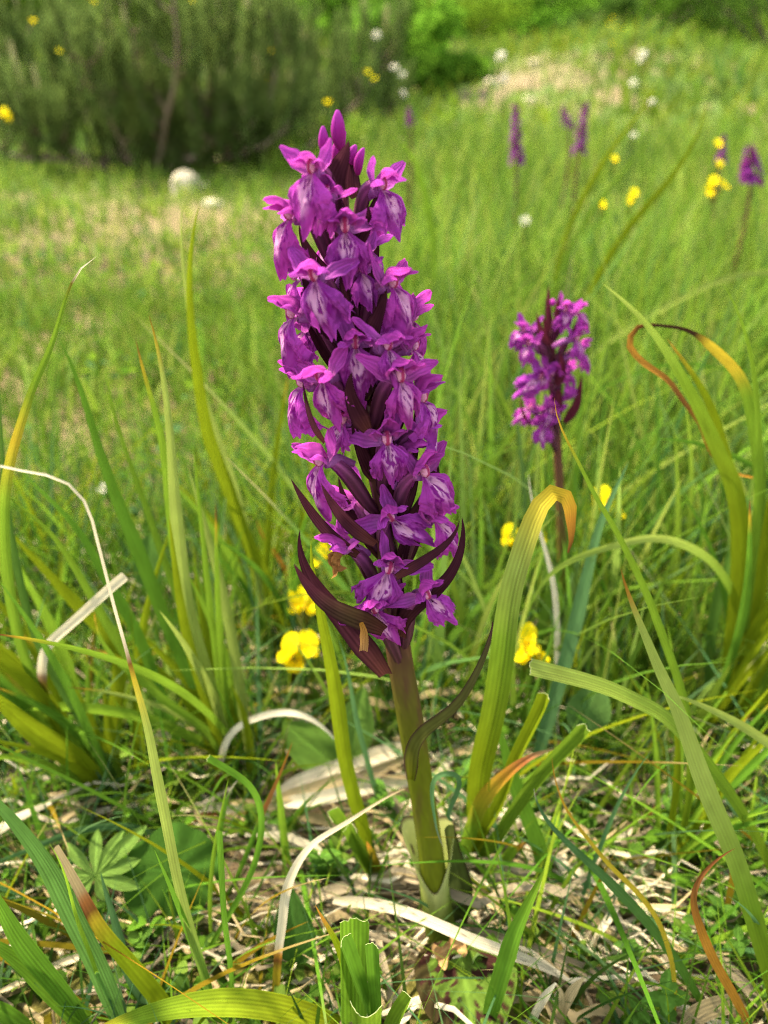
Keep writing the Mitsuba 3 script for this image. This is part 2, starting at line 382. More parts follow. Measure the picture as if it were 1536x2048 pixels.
def build_cover():
    x, y = wedge(1300, 0.07, 0.34, 21, m=0.08); g = RNG(22)
    q = np.stack([x, y, 0 * x], -1)
    straw_zone = np.exp(-((x - 0.005) / 0.055) ** 2 - ((y - 0.165) / 0.045) ** 2)
    d = clear_of(x, y) & (g.random(len(x)) < (0.45 + 0.9 * (nz(q, 32.0, 77) > 0.42)) * (1 - 0.75 * straw_zone)); x, y = x[d], y[d]
    c = np.stack([x, y, terrain(x, y) + g.uniform(0.001, 0.010, len(x))], -1)
    leaf_cards('ground_herbs', 'small dark green clover and thyme leaves under the straw', c, 8, g.uniform(0.0028, 0.0058, len(x)), [GREEN, DEEP, np.array([0.07, 0.15, 0.02]), np.array([0.12, 0.2, 0.03])], 23)
    x, y = wedge(1500, 0.3, 1.3, 24, m=0.12); g = RNG(25)
    d = g.random(len(x)) > 0.9 * barren(x, y); x, y = x[d], y[d]
    c = np.stack([x, y, terrain(x, y) + g.uniform(0.002, 0.03, len(x))], -1)
    leaf_cards('meadow_herbs', 'small round green leaves low in the meadow', c, 7, g.uniform(0.004, 0.009, len(x)), [GREEN, DEEP, FRESH, BLUISH], 26)
    # litter of thin dry stalks
    g = RNG(31)
    x, y = wedge(4800, 0.07, 0.40, 30, m=0.09)
    zone = np.exp(-((x - 0.010) / 0.060) ** 2 - ((y - 0.172) / 0.045) ** 2)
    d = (g.random(len(x)) < 0.26 + 0.74 * zone) & clear_of(x, y, 0.8); x, y = x[d], y[d]; n = len(x)
    ln, az = g.uniform(0.03, 0.12, n), g.normal(-0.05, 0.45, n)
    parts_v = []
    s = np.linspace(-0.5, 0.5, 9)
    D = np.stack([np.cos(az), np.sin(az), g.normal(0.02, 0.10, n)], -1)
    K = np.stack([-np.sin(az), np.cos(az), 0 * az], -1) * g.normal(0, 0.25, (n, 1))
    P = np.stack([x, y, terrain(x, y) + g.gamma(1.7, 0.0026, n)], -1)[:, None] + (ln[:, None] * s)[..., None] * D[:, None] + (ln[:, None] * s ** 2)[..., None] * K[:, None] + (ln[:, None] * 0.05 * np.sin(s[None] * 14 + az[:, None] * 9))[..., None] * np.array([0.2, 1.0, 0])
    P[..., 2] = np.maximum(P[..., 2], terrain(P[..., 0], P[..., 1]) + 0.0004)
    S = norm(np.cross(D, np.array([0, 0, 1.0])) + g.normal(0, 0.35, (n, 3)))
    w = ((0.00025 + g.gamma(1.5, 0.00033, n))[:, None] * np.clip(1.2 - 3.2 * np.abs(s) ** 3 * 2, 0.2, 1))[..., None]
    N = norm(np.cross(S, D))[:, None]
    v = np.stack([P - w * S[:, None], P + w * N * 0.35, P + w * S[:, None]], 2)
    f = grid_faces(9, 3)
    f = (f[None] + (np.arange(n) * 27)[:, None, None]).reshape(-1, 3)
    pal = np.array([STRAW, GREY * 1.3, WHITE, WHITE * 0.85, GREY * 0.7, STRAW * 0.6])
    c = (pal[g.integers(0, 6, n)] * g.uniform(0.6, 1.2, (n, 1)))[:, None, None] * g.uniform(0.85, 1.1, (n, 9, 3, 1))
    put('dry_straw_litter', (v.reshape(-1, 3), f), c.reshape(-1, 3), 'straw_material')
    tag('dry_straw_litter', 'thin grey and tan dead grass stalks littering the soil', 'dead grass', kind='stuff')
build_cover()

# ------------------------------------------------------------------ orchids
PURPLE = np.array([0.40, 0.062, 0.46]); MAGENTA = np.array([0.47, 0.060, 0.43]); DEEP_MARK = np.array([0.20, 0.008, 0.22])
LIP_PALE = np.array([0.80, 0.47, 0.70]); BRACT = np.array([0.060, 0.018, 0.030]); STEM_P = np.array([0.075, 0.026, 0.022]); STEM_G = np.array([0.115, 0.140, 0.006])

def sheet(nu, nv, fn):
    u, v = np.meshgrid(np.linspace(-1, 1, nu), np.linspace(0, 1, nv))
    x, y, z = fn(u, v)
    return np.stack([x, y, z], -1), u, v

def placed(grid, O, R, U, N):
    return (O + grid[..., :1] * R + grid[..., 1:2] * U + grid[..., 2:] * N).reshape(-1, 3)

def petal_grid(L, W, cup, bend, twist, g, nu=15, nv=19, tipw=0.9):
    """A sepal or petal: pointing along +y, cupped across, bent along its length (positive: towards +z)."""
    ph = g.uniform(0, 6)
    def fn(u, v):
        w = W * 0.5 * np.clip(np.sin(np.pi * (0.10 + 0.865 * v) ** tipw), 0, 1) ** 0.62 * (1 + 0.07 * np.sin(17 * v + ph) * np.sign(u))
        a = bend * v
        y = L * np.where(abs(bend) > 1e-3, np.sin(a) / (bend + 1e-9), v)
        z = L * (1 - np.cos(a)) / (bend + 1e-9)
        c = cup * (u * u - 0.4) * w + 0.20 * w * np.sin(6 * v + ph + 1.8 * u) + 0.06 * w * np.sin(u * 9 + 3 * v + ph)
        tw = twist * v
        x = u * w * np.cos(tw) - c * np.sin(tw)
        z2 = u * w * np.sin(tw) + c * np.cos(tw)
        return x, y - z2 * np.sin(a) * 0.6, z + z2 * np.cos(a)
    return sheet(nu, nv, fn)

def petal_color(u, v, base, g, pale=0.5):
    n = meshkit.fbm(np.stack([u * 2.5, v * 5, np.full_like(u, g.uniform(0, 99))], -1), 3)
    vein = 0.5 + 0.5 * np.cos(u * 15 + 1.2 * np.sin(v * 4))
    c = base * (0.58 + 0.72 * n)[..., None] * (0.78 + 0.34 * vein)[..., None]
    k = (pale * np.exp(-v / 0.22) * (0.5 + 0.5 * vein))[..., None]
    edge = np.clip((np.abs(u) - 0.75) / 0.25, 0, 1)[..., None]
    c = c * (1 - k) + np.array([0.66, 0.36, 0.62]) * k
    return c * (1 + 0.22 * edge)

def lip_grid(L, W, g, nu=61, nv=57):
    ph, asy, fl = g.uniform(0, 6, 4), g.uniform(-0.25, 0.25), g.uniform(0.75, 1.25, 2)
    drop = g.uniform(0.7, 1.15)
    mid, notch = g.uniform(0.10, 0.30), g.uniform(0.08, 0.20)
    def fn(u, v):
        au = np.abs(u)
        Lu = L * (0.80 + mid * np.exp(-(u / 0.20) ** 2) - notch * np.exp(-((au - 0.36) / 0.12) ** 2) - 0.13 * np.clip(au - 0.6, 0, 1) / 0.4
                  + 0.045 * np.sin(u * 14 + ph[0]) + 0.034 * np.sin(u * 27 + ph[1]) + 0.018 * np.sin(u * 53 + ph[2]) + 0.06 * asy * u)
        vv = np.clip(v, 0, 1)
        w = W * 0.5 * (0.16 + 0.84 * np.clip(np.sin(np.pi * 0.5 * np.clip(vv / 0.62, 0, 1)) ** 1.25, 0, 1) - 0.10 * np.clip((vv - 0.75) / 0.25, 0, 1))
        w = w * (1 + 0.07 * np.sin(vv * 19 + ph[2]) * vv + 0.04 * np.sin(vv * 41 + ph[1]) * vv)
        side = np.where(u < 0, fl[0], fl[1])
        x = u * w * (1 - 0.22 * side * au ** 2)
        y = -Lu * vv * (1 - 0.05 * au)
        z = L * (0.22 * np.sin(np.pi * np.clip(vv * drop, 0, 1)) - 0.12 * vv ** 2) - 0.50 * side * w * au ** 2.1 * (0.4 + 0.8 * vv)
        z = z + L * 0.075 * np.sin(u * 8 + ph[3] + 2 * vv) * vv ** 2 * (0.3 + au) + L * 0.032 * np.sin(u * 19 + ph[0]) * vv ** 3
        z = z + L * 0.05 * (meshkit.fbm(np.stack([u * 3.5 + ph[0] * 9, vv * 4.5, u * 0], -1), 3) - 0.5) * (0.3 + vv)
        z = z - L * 0.10 * np.exp(-(u / 0.16) ** 2) * (1 - vv) ** 2 * 1.2
        return x, y, z
    return sheet(nu, nv, fn)

def lip_color(u, v, g, tint):
    o = g.uniform(0, 50)
    q = lambda a, b, c=0: np.stack([u * a + o, v * b + o, np.full_like(u, c + o)], -1)
    base = tint * (0.68 + 0.55 * meshkit.fbm(q(3, 4), 3))[..., None]
    # pale middle field
    wob = 0.16 * (meshkit.fbm(q(5, 5, 3), 2) - 0.5)
    field = np.clip((1.0 - np.sqrt((u / (0.44 + wob)) ** 2 + ((v - 0.24) / (0.54 + wob)) ** 2)) / 0.60, 0, 1)
    c = base * (1 - 0.86 * field[..., None]) + LIP_PALE * 0.86 * field[..., None]
    # broken loop line on each half, spots and dashes inside and just outside
    au = np.abs(u) + 0.06 * (meshkit.noise(q(9, 9, 5)) - 0.5)
    ring = np.sqrt(((au - 0.17) / 0.16) ** 2 + ((v - 0.34) / 0.24) ** 2) + 0.35 * (meshkit.noise(q(7, 7, 9)) - 0.5)
    line = np.exp(-((ring - 1.0) / 0.19) ** 2) * np.clip(meshkit.noise(q(9, 9, 2)) * 3.2 - 1.1, 0, 1)
    ring2 = np.sqrt((au / 0.52) ** 2 + ((v - 0.28) / 0.44) ** 2) + 0.3 * (meshkit.noise(q(6, 6, 19)) - 0.5)
    line2 = np.exp(-((ring2 - 1.0) / 0.10) ** 2) * np.clip(meshkit.noise(q(10, 10, 4)) * 3.2 - 1.5, 0, 1)
    dash = np.clip((meshkit.noise(q(16, 9, 7)) - 0.585) / 0.06, 0, 1) * np.clip((0.85 - v) / 0.2, 0, 1) * np.clip((v - 0.08) / 0.1, 0, 1) * np.clip((0.66 - au) / 0.15, 0, 1)
    m = np.clip(0.95 * line + 0.85 * line2 + 0.95 * dash, 0, 0.95)[..., None]
    c = c * (1 - m) + DEEP_MARK * m
    blotch = np.clip((meshkit.fbm(q(6, 7, 13), 3) - 0.52) / 0.12, 0, 1) * np.clip((ring2 - 0.8) / 0.4, 0, 1)
    c = c * (1 - 0.30 * blotch)[..., None]
    rim = np.clip((np.maximum(np.abs(u), v) - 0.90) / 0.10, 0, 1)[..., None]
    c = c * (1 + 0.25 * rim)
    vein = np.clip(np.cos(u / (0.3 + v) * 24) * 1.4 - 0.7, 0, 1) * np.clip((v - 0.45) / 0.3, 0, 1)
    return c * (1 - 0.30 * vein)[..., None]

def orchid_flower(key, O, tip, face, base, g, s=1.0, withered=False, lean=None, angles=None):
    """One flower: throat O, lip towards tip, facing direction, joined to the stem at base. Sizes in metres (s: about 1 cm)."""
    cm = 0.01 * s
    D = tip - O
    L = float(np.clip(np.linalg.norm(D), 0.0072, 0.0118))
    D = norm(D)
    N = norm(face - (face @ D) * D)
    U = norm(-D + np.array([0, 0, 0.9]) + 0.25 * N)
    Nf = norm(face - (face @ U) * U)
    R = norm(np.cross(U, Nf))
    tint = PURPLE * (1 - (k := g.uniform(0, 1))) + MAGENTA * k
    tint = tint * g.uniform(0.88, 1.12)
    def part(name, grid, u, v, O_, R_, U_, N_, col):
        put(numbered(f'{key}__{name}'), (placed(grid, O_, R_, U_, N_), grid_faces(*grid.shape[:2])), col.reshape(-1, 3), 'petal_material')
    # lip
    if not withered:
        G, u, v = lip_grid(L * 1.14, L * g.uniform(1.05, 1.28), g)
        part('lip', G, u, v, O + Nf * 0.0006, norm(np.cross(-D, N)), -D, N, lip_color(u, v, g, tint))
    else:
        G, u, v = lip_grid(L, L * 0.42, g, 15, 21)
        G[..., 2] += 0.0012 * np.sin(u * 9 + v * 7)
        part('lip', G, u, v, O, norm(np.cross(-D, N)), -D, N, np.array([0.42, 0.22, 0.07]) * (0.5 + meshkit.fbm(np.stack([u * 4, v * 6, u * 0], -1), 3))[..., None])
        labels[f'{key}__lip'] = {'label': 'shrivelled brown lip of a withered flower'}
    # hood: upper sepal over two petals
    a = np.radians(g.uniform(35, 62))
    Uh, Nh = norm(U * math.sin(a) + Nf * math.cos(a)), norm(-U * math.cos(a) + Nf * math.sin(a))
    G, u, v = petal_grid(0.80 * cm, 0.52 * cm, 0.9, g.uniform(0.5, 1.0), g.uniform(-0.2, 0.2), g)
    part('hood', G, u, v, O + U * 0.0016 - Nf * 0.0008, R, Uh, Nh, petal_color(u, v, MAGENTA * 1.05, g, 0.25))
    for sd in (-1, 1):
        b = np.radians(sd * g.uniform(18, 30))
        Up = norm(Uh * math.cos(b) + R * math.sin(b))
        Rp = norm(np.cross(Up, Nh))
        G, u, v = petal_grid(0.62 * cm, 0.34 * cm, 0.7, g.uniform(0.6, 1.1), sd * 0.4, g, 11, 13)
        part('petal', G, u, v, O + U * 0.0009 + R * sd * 0.0012, -Rp, Up, Nh, petal_color(u, v, tint, g, 0.3))
    # the two side sepals, spread like wings
    for i, sd in enumerate((-1, 1)):
        b = np.radians(angles[i] if angles else g.uniform(18, 66))
        back = g.uniform(-0.15, 0.45)
        Us = norm(U * math.sin(b) + R * sd * math.cos(b) - Nf * back)
        Rs = norm(np.cross(Us, Nf))
        Ns = norm(np.cross(Rs, Us))
        Rs = norm(Rs * math.cos(0.5 * sd) + Ns * math.sin(0.5 * sd)); Ns = norm(np.cross(Rs, Us))
        G, u, v = petal_grid(g.uniform(0.80, 1.02) * cm, g.uniform(0.33, 0.44) * cm, g.uniform(0.3, 0.7), g.uniform(-0.5, 0.8), sd * g.uniform(-0.6, 1.2), g, 17, 21)
        part('side_sepal', G, u, v, O + R * sd * 0.0010 - Nf * 0.0008, Rs, Us, Ns, petal_color(u, v, tint * 0.97, g, 0.55))
    # column in the throat
    m = trimesh.creation.icosphere(2, 1.0)
    vv = np.array(m.vertices) * np.array([0.10, 0.17, 0.12]) * cm
    vv = O + Nf * 0.0010 + U * 0.0012 + vv[:, :1] * R + vv[:, 1:2] * U + vv[:, 2:] * Nf
    put(numbered(f'{key}__column'), (vv, np.array(m.faces)), np.where((np.abs(m.vertices[:, :1]) < 0.45), np.array([0.30, 0.03, 0.12]), np.array([0.62, 0.30, 0.5])), 'matte_material')
    # spur backward and down, ovary to the stem
    back = norm(base - O)
    P, t = spline([O - Nf * 0.0006, O - Nf * 0.003 + U * -0.0006, O - Nf * 0.006 - U * 0.0022 + R * g.normal(0, 0.0008), O - Nf * 0.0088 - U * 0.0042 + R * g.normal(0, 0.001)], 12)
    put(numbered(f'{key}__spur'), tube_mesh(P, 0.0016 * s * (1 - 0.55 * t ** 1.5), 10, 0, True, norm(np.cross(R, Nf) + 0.1)), np.array([0.42, 0.14, 0.46]), 'petal_material')
    P, t = spline([base, base * 0.62 + O * 0.38 + U * 0.0022, base * 0.25 + O * 0.75 + U * 0.0032, O - Nf * 0.0006 + U * 0.0009], 14)
    put(numbered(f'{key}__ovary'), tube_mesh(P, 0.00135 * s * (0.75 + 0.5 * np.sin(np.pi * t)), 18, 0.10, True, (0.1, 0.2, 1)), stops(np.repeat(t, 18).tolist() + [0, 1], [(0, BRACT * 1.1), (0.6, np.array([0.11, 0.030, 0.07])), (1, np.array([0.30, 0.06, 0.26]))]) * np.append(np.tile(1 + 0.45 * np.cos(np.arange(18) * 2 * np.pi / 3), 14), [1, 1])[:, None], 'stem_material')

def bract(key, P, W, g, col=None, roll=0.0, n=22, fold=0.5):
    P, t = spline(P, n)
    w = 0.86 * W * np.clip(np.minimum(0.55 + 2.2 * t, 1) * np.clip(1 - t ** 1.7, 0, 1) ** 0.8, 0.02, 1)
    col = stops(t, [(0, STEM_P * 1.3), (0.3, BRACT), (1, BRACT * 0.8)] if col is None else col)
    vf, c, _ = leaf_ribbon(P, t, w, col, int(g.integers(1e6)), roll=roll, fold=fold, nu=13, ribs=0.24, edge=BRACT * 0.6, speck=0.02)
    put(key, vf, c, 'leaf_material')

def stem_tube(key, pts, R, table, Y, seed, ribs=0.03, m=24):
    P, t = spline([at(a, b, y) for (a, b), y in zip(pts, Y)], 80)
    rad = np.interp(t, np.linspace(0, 1, len(R)), R)
    vf = tube_mesh(P, rad, m, ribs)
    c = stops(np.concatenate([np.repeat(t, m), [0, 1]]), table)
    q = vf[0] * np.array([900, 900, 130])
    a = meshkit.fbm(q, 3, seed)[:, None]
    c = c * (0.72 + 0.56 * a)
    blot = np.clip((meshkit.noise(vf[0] * np.array([420, 420, 60]), seed + 3) - 0.62) / 0.12, 0, 1)[:, None] * np.clip(np.concatenate([np.repeat(t, m), [0, 1]]) * 3, 0, 1)[:, None]
    c = c * (1 - 0.55 * blot) + STEM_P * 0.55 * blot
    put(key, vf, c, 'stem_material')
    return P, t

def main_orchid():
    K = 'purple_orchid'
    tag(K, 'tallest purple orchid in the centre, with spotted lips, dark bracts and thick green stem', 'orchid')
    Yb, Yt = float(atg(880, 1885)[1]), 0.172
    ypx = np.array([1885, 1800, 1700, 1600, 1450, 1300, 1200, 1100, 1000, 900, 800, 700, 600, 500, 400, 320])
    xpx = np.array([884, 872, 861, 846, 822, 797, 785, 775, 765, 742, 722, 706, 698, 692, 690, 692])
    hz = (1885 - ypx) / (1885 - 320)
    Ys = Yb + (Yt - Yb) * hz
    halfw = np.array([27, 26, 24.5, 24, 26, 25, 23, 21, 19, 18, 16, 14, 12, 10, 8, 5]) * 1.0
    SP = np.array([at(a, b, y) for a, b, y in zip(xpx, ypx, Ys)])
    Rm = np.array([px2m(h, p) for h, p in zip(halfw, SP)])
    tz = np.concatenate([[0], np.cumsum(np.linalg.norm(np.diff(SP, axis=0), axis=1))]); tz /= tz[-1]
    tt = np.linspace(0, 1, 90)
    P = CubicSpline(tz, SP)(tt); R = np.interp(tt, tz, Rm)
    vf = tube_mesh(P, R, 28, 0.025)
    ta = np.concatenate([np.repeat(tt, 28), [0, 1]])
    c = stops(ta, [(0, np.array([0.17, 0.21, 0.045])), (0.12, STEM_G * 1.0), (0.31, STEM_G * 0.9), (0.40, STEM_G * 0.6 + STEM_P * 0.2), (0.50, STEM_P * 1.0), (0.7, STEM_P), (1, np.array([0.09, 0.015, 0.03]))])
    q = vf[0] * np.array([1500, 1500, 120])
    streak = meshkit.fbm(q, 3, 5)[:, None]
    c = c * (0.70 + 0.6 * streak)
    blot = np.clip((meshkit.noise(vf[0] * np.array([520, 520, 55]), 9) - 0.60) / 0.14, 0, 1)[:, None] * np.clip((ta - 0.14) / 0.2, 0, 1)[:, None]
    c = c * (1 - 0.65 * blot) + STEM_P * 0.65 * blot
    fleck = (meshkit.noise(vf[0] * 1800, 12) > 0.9)[:, None]
    c = np.where(fleck, c * 1.5, c)
    put(K + '__stem', vf, c, 'stem_material')
    def stem_at(py):
        i = np.interp(py, ypx[::-1], np.arange(len(ypx))[::-1])
        return np.array([np.interp(i, np.arange(len(ypx)), SP[:, k]) for k in range(3)])
    axis = norm(SP[-1] - SP[6])
    # (throat, lip tip, azimuth; 0 faces the camera, positive to the right)
    FL = [((626, 346), (614, 452), -22, (30, 62)), ((586, 436), (570, 540), -58, (10, 70)), ((761, 379), (792, 468), 42, (70, 25)),
          ((690, 461), (697, 562), 4, None), ((632, 557), (662, 668), -16, (55, 15)), ((781, 572), (812, 668), 46, (66, 25)),
          ((591, 633), (584, 735), -60, (30, 72)), ((711, 692), (722, 789), 4, (75, 20)), ((648, 758), (677, 842), -30, (15, 50)),
          ((612, 770), (596, 868), -72, (10, 60)), ((772, 696), (783, 752), 30, (60, 30)), ((798, 758), (815, 845), 24, (40, 15)),
          ((838, 800), (866, 880), 62, (72, 40)), ((773, 883), (785, 968), 10, (10, 72)), ((645, 925), (653, 1028), -50, (5, 62)),
          ((845, 949), (898, 1022), 50, (75, 20)), ((782, 1036), (858, 1084), 22, (20, 78)), ((866, 1040), (905, 1108), 62, (60, 30)),
          ((682, 1098), (664, 1150), -55, (15, 60)), ((776, 1139), (735, 1226), 2, (78, 12)), ((851, 1192), (903, 1240), 40, (15, 55)),
          ((752, 1218), (792, 1284), -4, (-10, 30)), ((845, 868), (868, 925), 74, (50, 30)),
          ((735, 500), (742, 590), 118, None), ((640, 620), (630, 700), -122, None), ((820, 640), (836, 720), 110, None), ((700, 1010), (690, 1080), -110, None),
          ((612, 660), (600, 740), -110, None), ((668, 480), (655, 560), -125, None),
          ((738, 640), (752, 700), 100, (50, 20)), ((812, 905), (820, 968), 60, (30, 50)), ((655, 395), (640, 450), -12, (40, 20)), ((722, 545), (735, 610), 25, (60, 20)), ((598, 560), (590, 620), -75, (20, 60)), ((690, 845), (672, 900), -35, (10, 60)), ((822, 700), (838, 752), 70, (60, 25))]
    for i, (th, tip, az, ang) in enumerate(FL):
        g = RNG(500 + i)
        sp = stem_at(th[1])
        dx = (at(th[0], th[1], sp[1]) - sp)[0]
        a = math.radians(az)
        r = np.clip(abs(dx) / max(abs(math.sin(a)), 0.35), 0.0075, 0.0150) if abs(az) > 15 else 0.0105
        O = at(th[0], th[1], sp[1] - r * math.cos(a))
        tp = at(tip[0], tip[1], O[1] - 0.0022 * math.cos(a))
        face = norm([math.sin(a), -math.cos(a), -0.08])
        base = stem_at(th[1] + 95) + 0.002 * np.array([math.sin(a), -math.cos(a), 0])
        key = numbered(K + '__flower')
        orchid_flower(key, O, tp, face, base, g, s=(0.92 + 0.08 * (th[1] > 700) - 0.12 * (th[1] < 400)) * (0.82 if i > 26 else 1.0), withered=(i == 18), angles=ang)
        if i == 18:
            labels[key] = {'label': 'withered flower with a shrivelled brown lip'}
        if i not in (1, 20, 21, 14):   # its bract, from the stem below it
            ln = 0.012 + 0.008 * np.clip((th[1] - 400) / 600, 0, 1)
            out = np.array([math.sin(a + 0.25), -math.cos(a + 0.25), 0])
            b0 = stem_at(th[1] + 110)
            bract(numbered(K + '__bract'), [b0 + out * 0.0015, b0 + out * 0.0050 + axis * ln * 0.30, b0 + out * 0.0085 + axis * ln * 0.68, b0 + out * 0.0098 + axis * ln * 1.05], 0.0042, g, roll=g.uniform(-20, 20))
    # buds and upright bracts at the top
    for j, (bx, by, tx, ty, w, zo) in enumerate([(684, 300, 675, 220, 27, -0.004), (672, 330, 690, 262, 22, 0.003), (704, 335, 712, 290, 20, -0.001), (655, 312, 646, 252, 20, -0.006), (716, 350, 728, 296, 18, -0.003)]):
        p0, p1 = at(bx, by, Yt + zo), at(tx, ty, Yt + zo - 0.001)
        Pb, t = spline([p0, p0 * 0.6 + p1 * 0.4 + np.array([-0.0004, 0, 0]), p1], 14)
        put(numbered(K + '__bud'), tube_mesh(Pb, px2m(w, p0) * 0.5 * np.sin(np.pi * np.clip(0.10 + 0.86 * t, 0, 1)) ** 0.7, 12, 0.07), stops(np.concatenate([np.repeat(t, 12), [0, 1]]), [(0, np.array([0.26, 0.02, 0.16])), (0.6, np.array([0.36, 0.03, 0.32])), (1, np.array([0.44, 0.07, 0.46]))]), 'petal_material')
    hand = [([(676, 400), (668, 360), (684, 320), (697, 282)], 62, 0.166, -0.004, 10), ([(712, 395), (705, 350), (708, 318), (711, 296)], 40, 0.170, 0.0, 0),
            ([(712, 500), (728, 475), (738, 440), (735, 408)], 34, 0.163, -0.003, 40), ([(738, 690), (748, 655), (762, 620), (773, 578)], 44, 0.158, -0.004, 20),
            ([(650, 885), (626, 848), (614, 810), (605, 762)], 16, 0.152, -0.003, 0), ([(716, 1110), (655, 1062), (622, 1022), (582, 958)], 36, 0.152, -0.004, 25),
            ([(752, 1088), (700, 1050), (668, 1012), (642, 966)], 36, 0.147, -0.006, 20), ([(772, 1350), (735, 1300), (675, 1225), (620, 1150), (600, 1060)], 62, 0.147, -0.002, 35),
            ([(768, 1262), (720, 1240), (665, 1215), (620, 1175), (588, 1128)], 50, 0.143, -0.005, 10), ([(803, 1275), (830, 1215), (880, 1175), (920, 1110), (924, 1035)], 46, 0.149, 0.001, 30),
            ([(792, 1155), (830, 1132), (872, 1105), (900, 1080), (919, 1040)], 26, 0.145, -0.004, 15), ([(735, 860), (712, 820), (700, 780), (704, 745)], 46, 0.150, -0.003, 0),
            ([(720, 700), (690, 672), (664, 640), (655, 600)], 34, 0.161, -0.002, -30), ([(812, 1060), (850, 1010), (868, 960), (862, 900)], 50, 0.158, 0.006, 0), ([(728, 620), (742, 596), (752, 565), (750, 530)], 30, 0.168, 0.004, 0)]
    for j, (pts, w, y0, dy, roll) in enumerate(hand):
        Pw = [at(a, b, y0 + dy * k / (len(pts) - 1)) for k, (a, b) in enumerate(pts)]
        key = numbered(K + '__bract')
        bract(key, Pw, px2m(w, Pw[0]), RNG(900 + j), roll=roll, n=30, fold=0.35,
              col=[(0, STEM_P), (0.3, np.array([0.060, 0.040, 0.020])), (0.7, BRACT), (1, BRACT)] if j == 8 else None)
        if j == 8:
            labels[key] = {'label': 'long brownish bract at the lower left of the flower spike'}
    # shrivelled brown scrap hanging by the lowest bract
    Pw = [at(722, 1245, 0.139), at(728, 1265, 0.1385), at(727, 1302, 0.1385)]
    Pd, t = spline(Pw, 14)
    vf, c, _ = leaf_ribbon(Pd, t, px2m(17, Pw[0]) * np.clip(0.5 + 1.2 * t, 0, 1), stops(t, [(0, OCHRE * 0.5), (1, np.array([0.40, 0.23, 0.09]))]), 77, fold=0.6, ribs=0.2)
    key = K + '__dry_lip'; put(key, vf, c, 'straw_material'); labels[key] = {'label': 'dry brown remnant of a lip hanging under the lowest bract'}
    # narrow stem leaf on the right
    Pw = [at(a, b, y) for a, b, y in [(822, 1560, 0.1425), (824, 1515, 0.1405), (846, 1468, 0.139), (900, 1425, 0.139), (948, 1360, 0.139), (974, 1300, 0.1385), (986, 1244, 0.137)]]
    Pw, t = spline(Pw, 44)
    vf, c, _ = leaf_ribbon(Pw, t, px2m(36, Pw[10]) * np.clip(np.minimum(0.9, 0.45 + 3 * t) * np.clip(1 - t ** 2.2, 0.03, 1) ** 0.7, 0.02, 1), stops(t, [(0, STEM_G * 0.7), (0.25, np.array([0.09, 0.10, 0.02])), (0.8, np.array([0.085, 0.085, 0.03])), (1, BRACT)]), 78, roll=35, twist=50, fold=0.5, edge=BRACT * 0.8, ribs=0.14)
    put(K + '__stem_leaf', vf, c, 'leaf_material')
    # sheath round the foot of the stem, open in front, and its leaf falling to the right
    b = SP[0]; m, nn = 41, 26
    az = np.linspace(0, 2 * np.pi, m)
    zlow, zhigh = at(878, 1772, Yb)[2] - b[2], at(850, 1648, Yb + 0.004)[2] - b[2]
    front = (1 + np.cos(az)) / 2                                     # az 0: towards the camera
    top = zhigh * (1 - front ** 2.4) + zlow * front ** 2.4
    top = top * (1 - 0.12 * np.exp(-((az - np.pi) / 0.9) ** 2))
    rows = []
    for k in np.linspace(0, 1, nn):
        z = top * k
        ctr = np.stack([np.interp(b[2] + z, SP[:, 2], SP[:, i]) for i in range(3)], -1)
        rad = np.interp(b[2] + z, SP[:, 2], Rm) * 1.02 + 0.0005 + 0.0052 * np.clip((z - zlow) / (zhigh - zlow), 0, 1) ** 1.1 * (1 - front) ** 0.25
        rows.append(ctr + np.stack([rad * np.sin(az), -rad * np.cos(az), 0 * az], -1))
    v = np.stack(rows)
    kk = np.linspace(0, 1, nn)[:, None] * np.ones((1, m))
    c = stops(kk.ravel(), [(0, np.array([0.15, 0.19, 0.025])), (0.5, np.array([0.16, 0.22, 0.035])), (0.65, np.array([0.40, 0.48, 0.12])), (0.96, np.array([0.55, 0.60, 0.22])), (0.985, BRACT * 2.0), (1, BRACT)])
    c = c * (0.8 + 0.4 * meshkit.fbm(v.reshape(-1, 3) * np.array([900, 900, 200]), 3, 2))[:, None]
    spot = ((kk.ravel() > 0.74) & (kk.ravel() < 0.82) & ((np.abs(np.tile(az, nn) - 4.25) < 0.12) | (np.abs(np.tile(az, nn) - 2.0) < 0.1)))[:, None]
    put(K + '__sheath', (v.reshape(-1, 3), grid_faces(nn, m)), np.where(spot, BRACT, c), 'leaf_material')
    labels[K + '__sheath'] = {'label': 'pale green sheath with a purple rim round the foot of the stem'}
    Pw = [at(a, b_, y) for a, b_, y in [(898, 1652, 0.1515), (906, 1700, 0.1525), (916, 1755, 0.153), (916, 1820, 0.153), (896, 1872, 0.151)]]
    Pw, t = spline(Pw, 30)
    vf, c, _ = leaf_ribbon(Pw, t, px2m(60, Pw[15]) * np.interp(t, [0, 0.25, 0.55, 0.85, 1], [0.35, 0.45, 0.9, 0.8, 0.3]), stops(t, [(0, np.array([0.10, 0.13, 0.03])), (1, np.array([0.045, 0.07, 0.022]))]), 79, roll=12, fold=0.5, edge=BRACT * 0.5)
    put(K + '__sheath_leaf', vf, c, 'leaf_material')
    # spotted basal leaf lying in front, to the right
    return SP
SP = main_orchid()

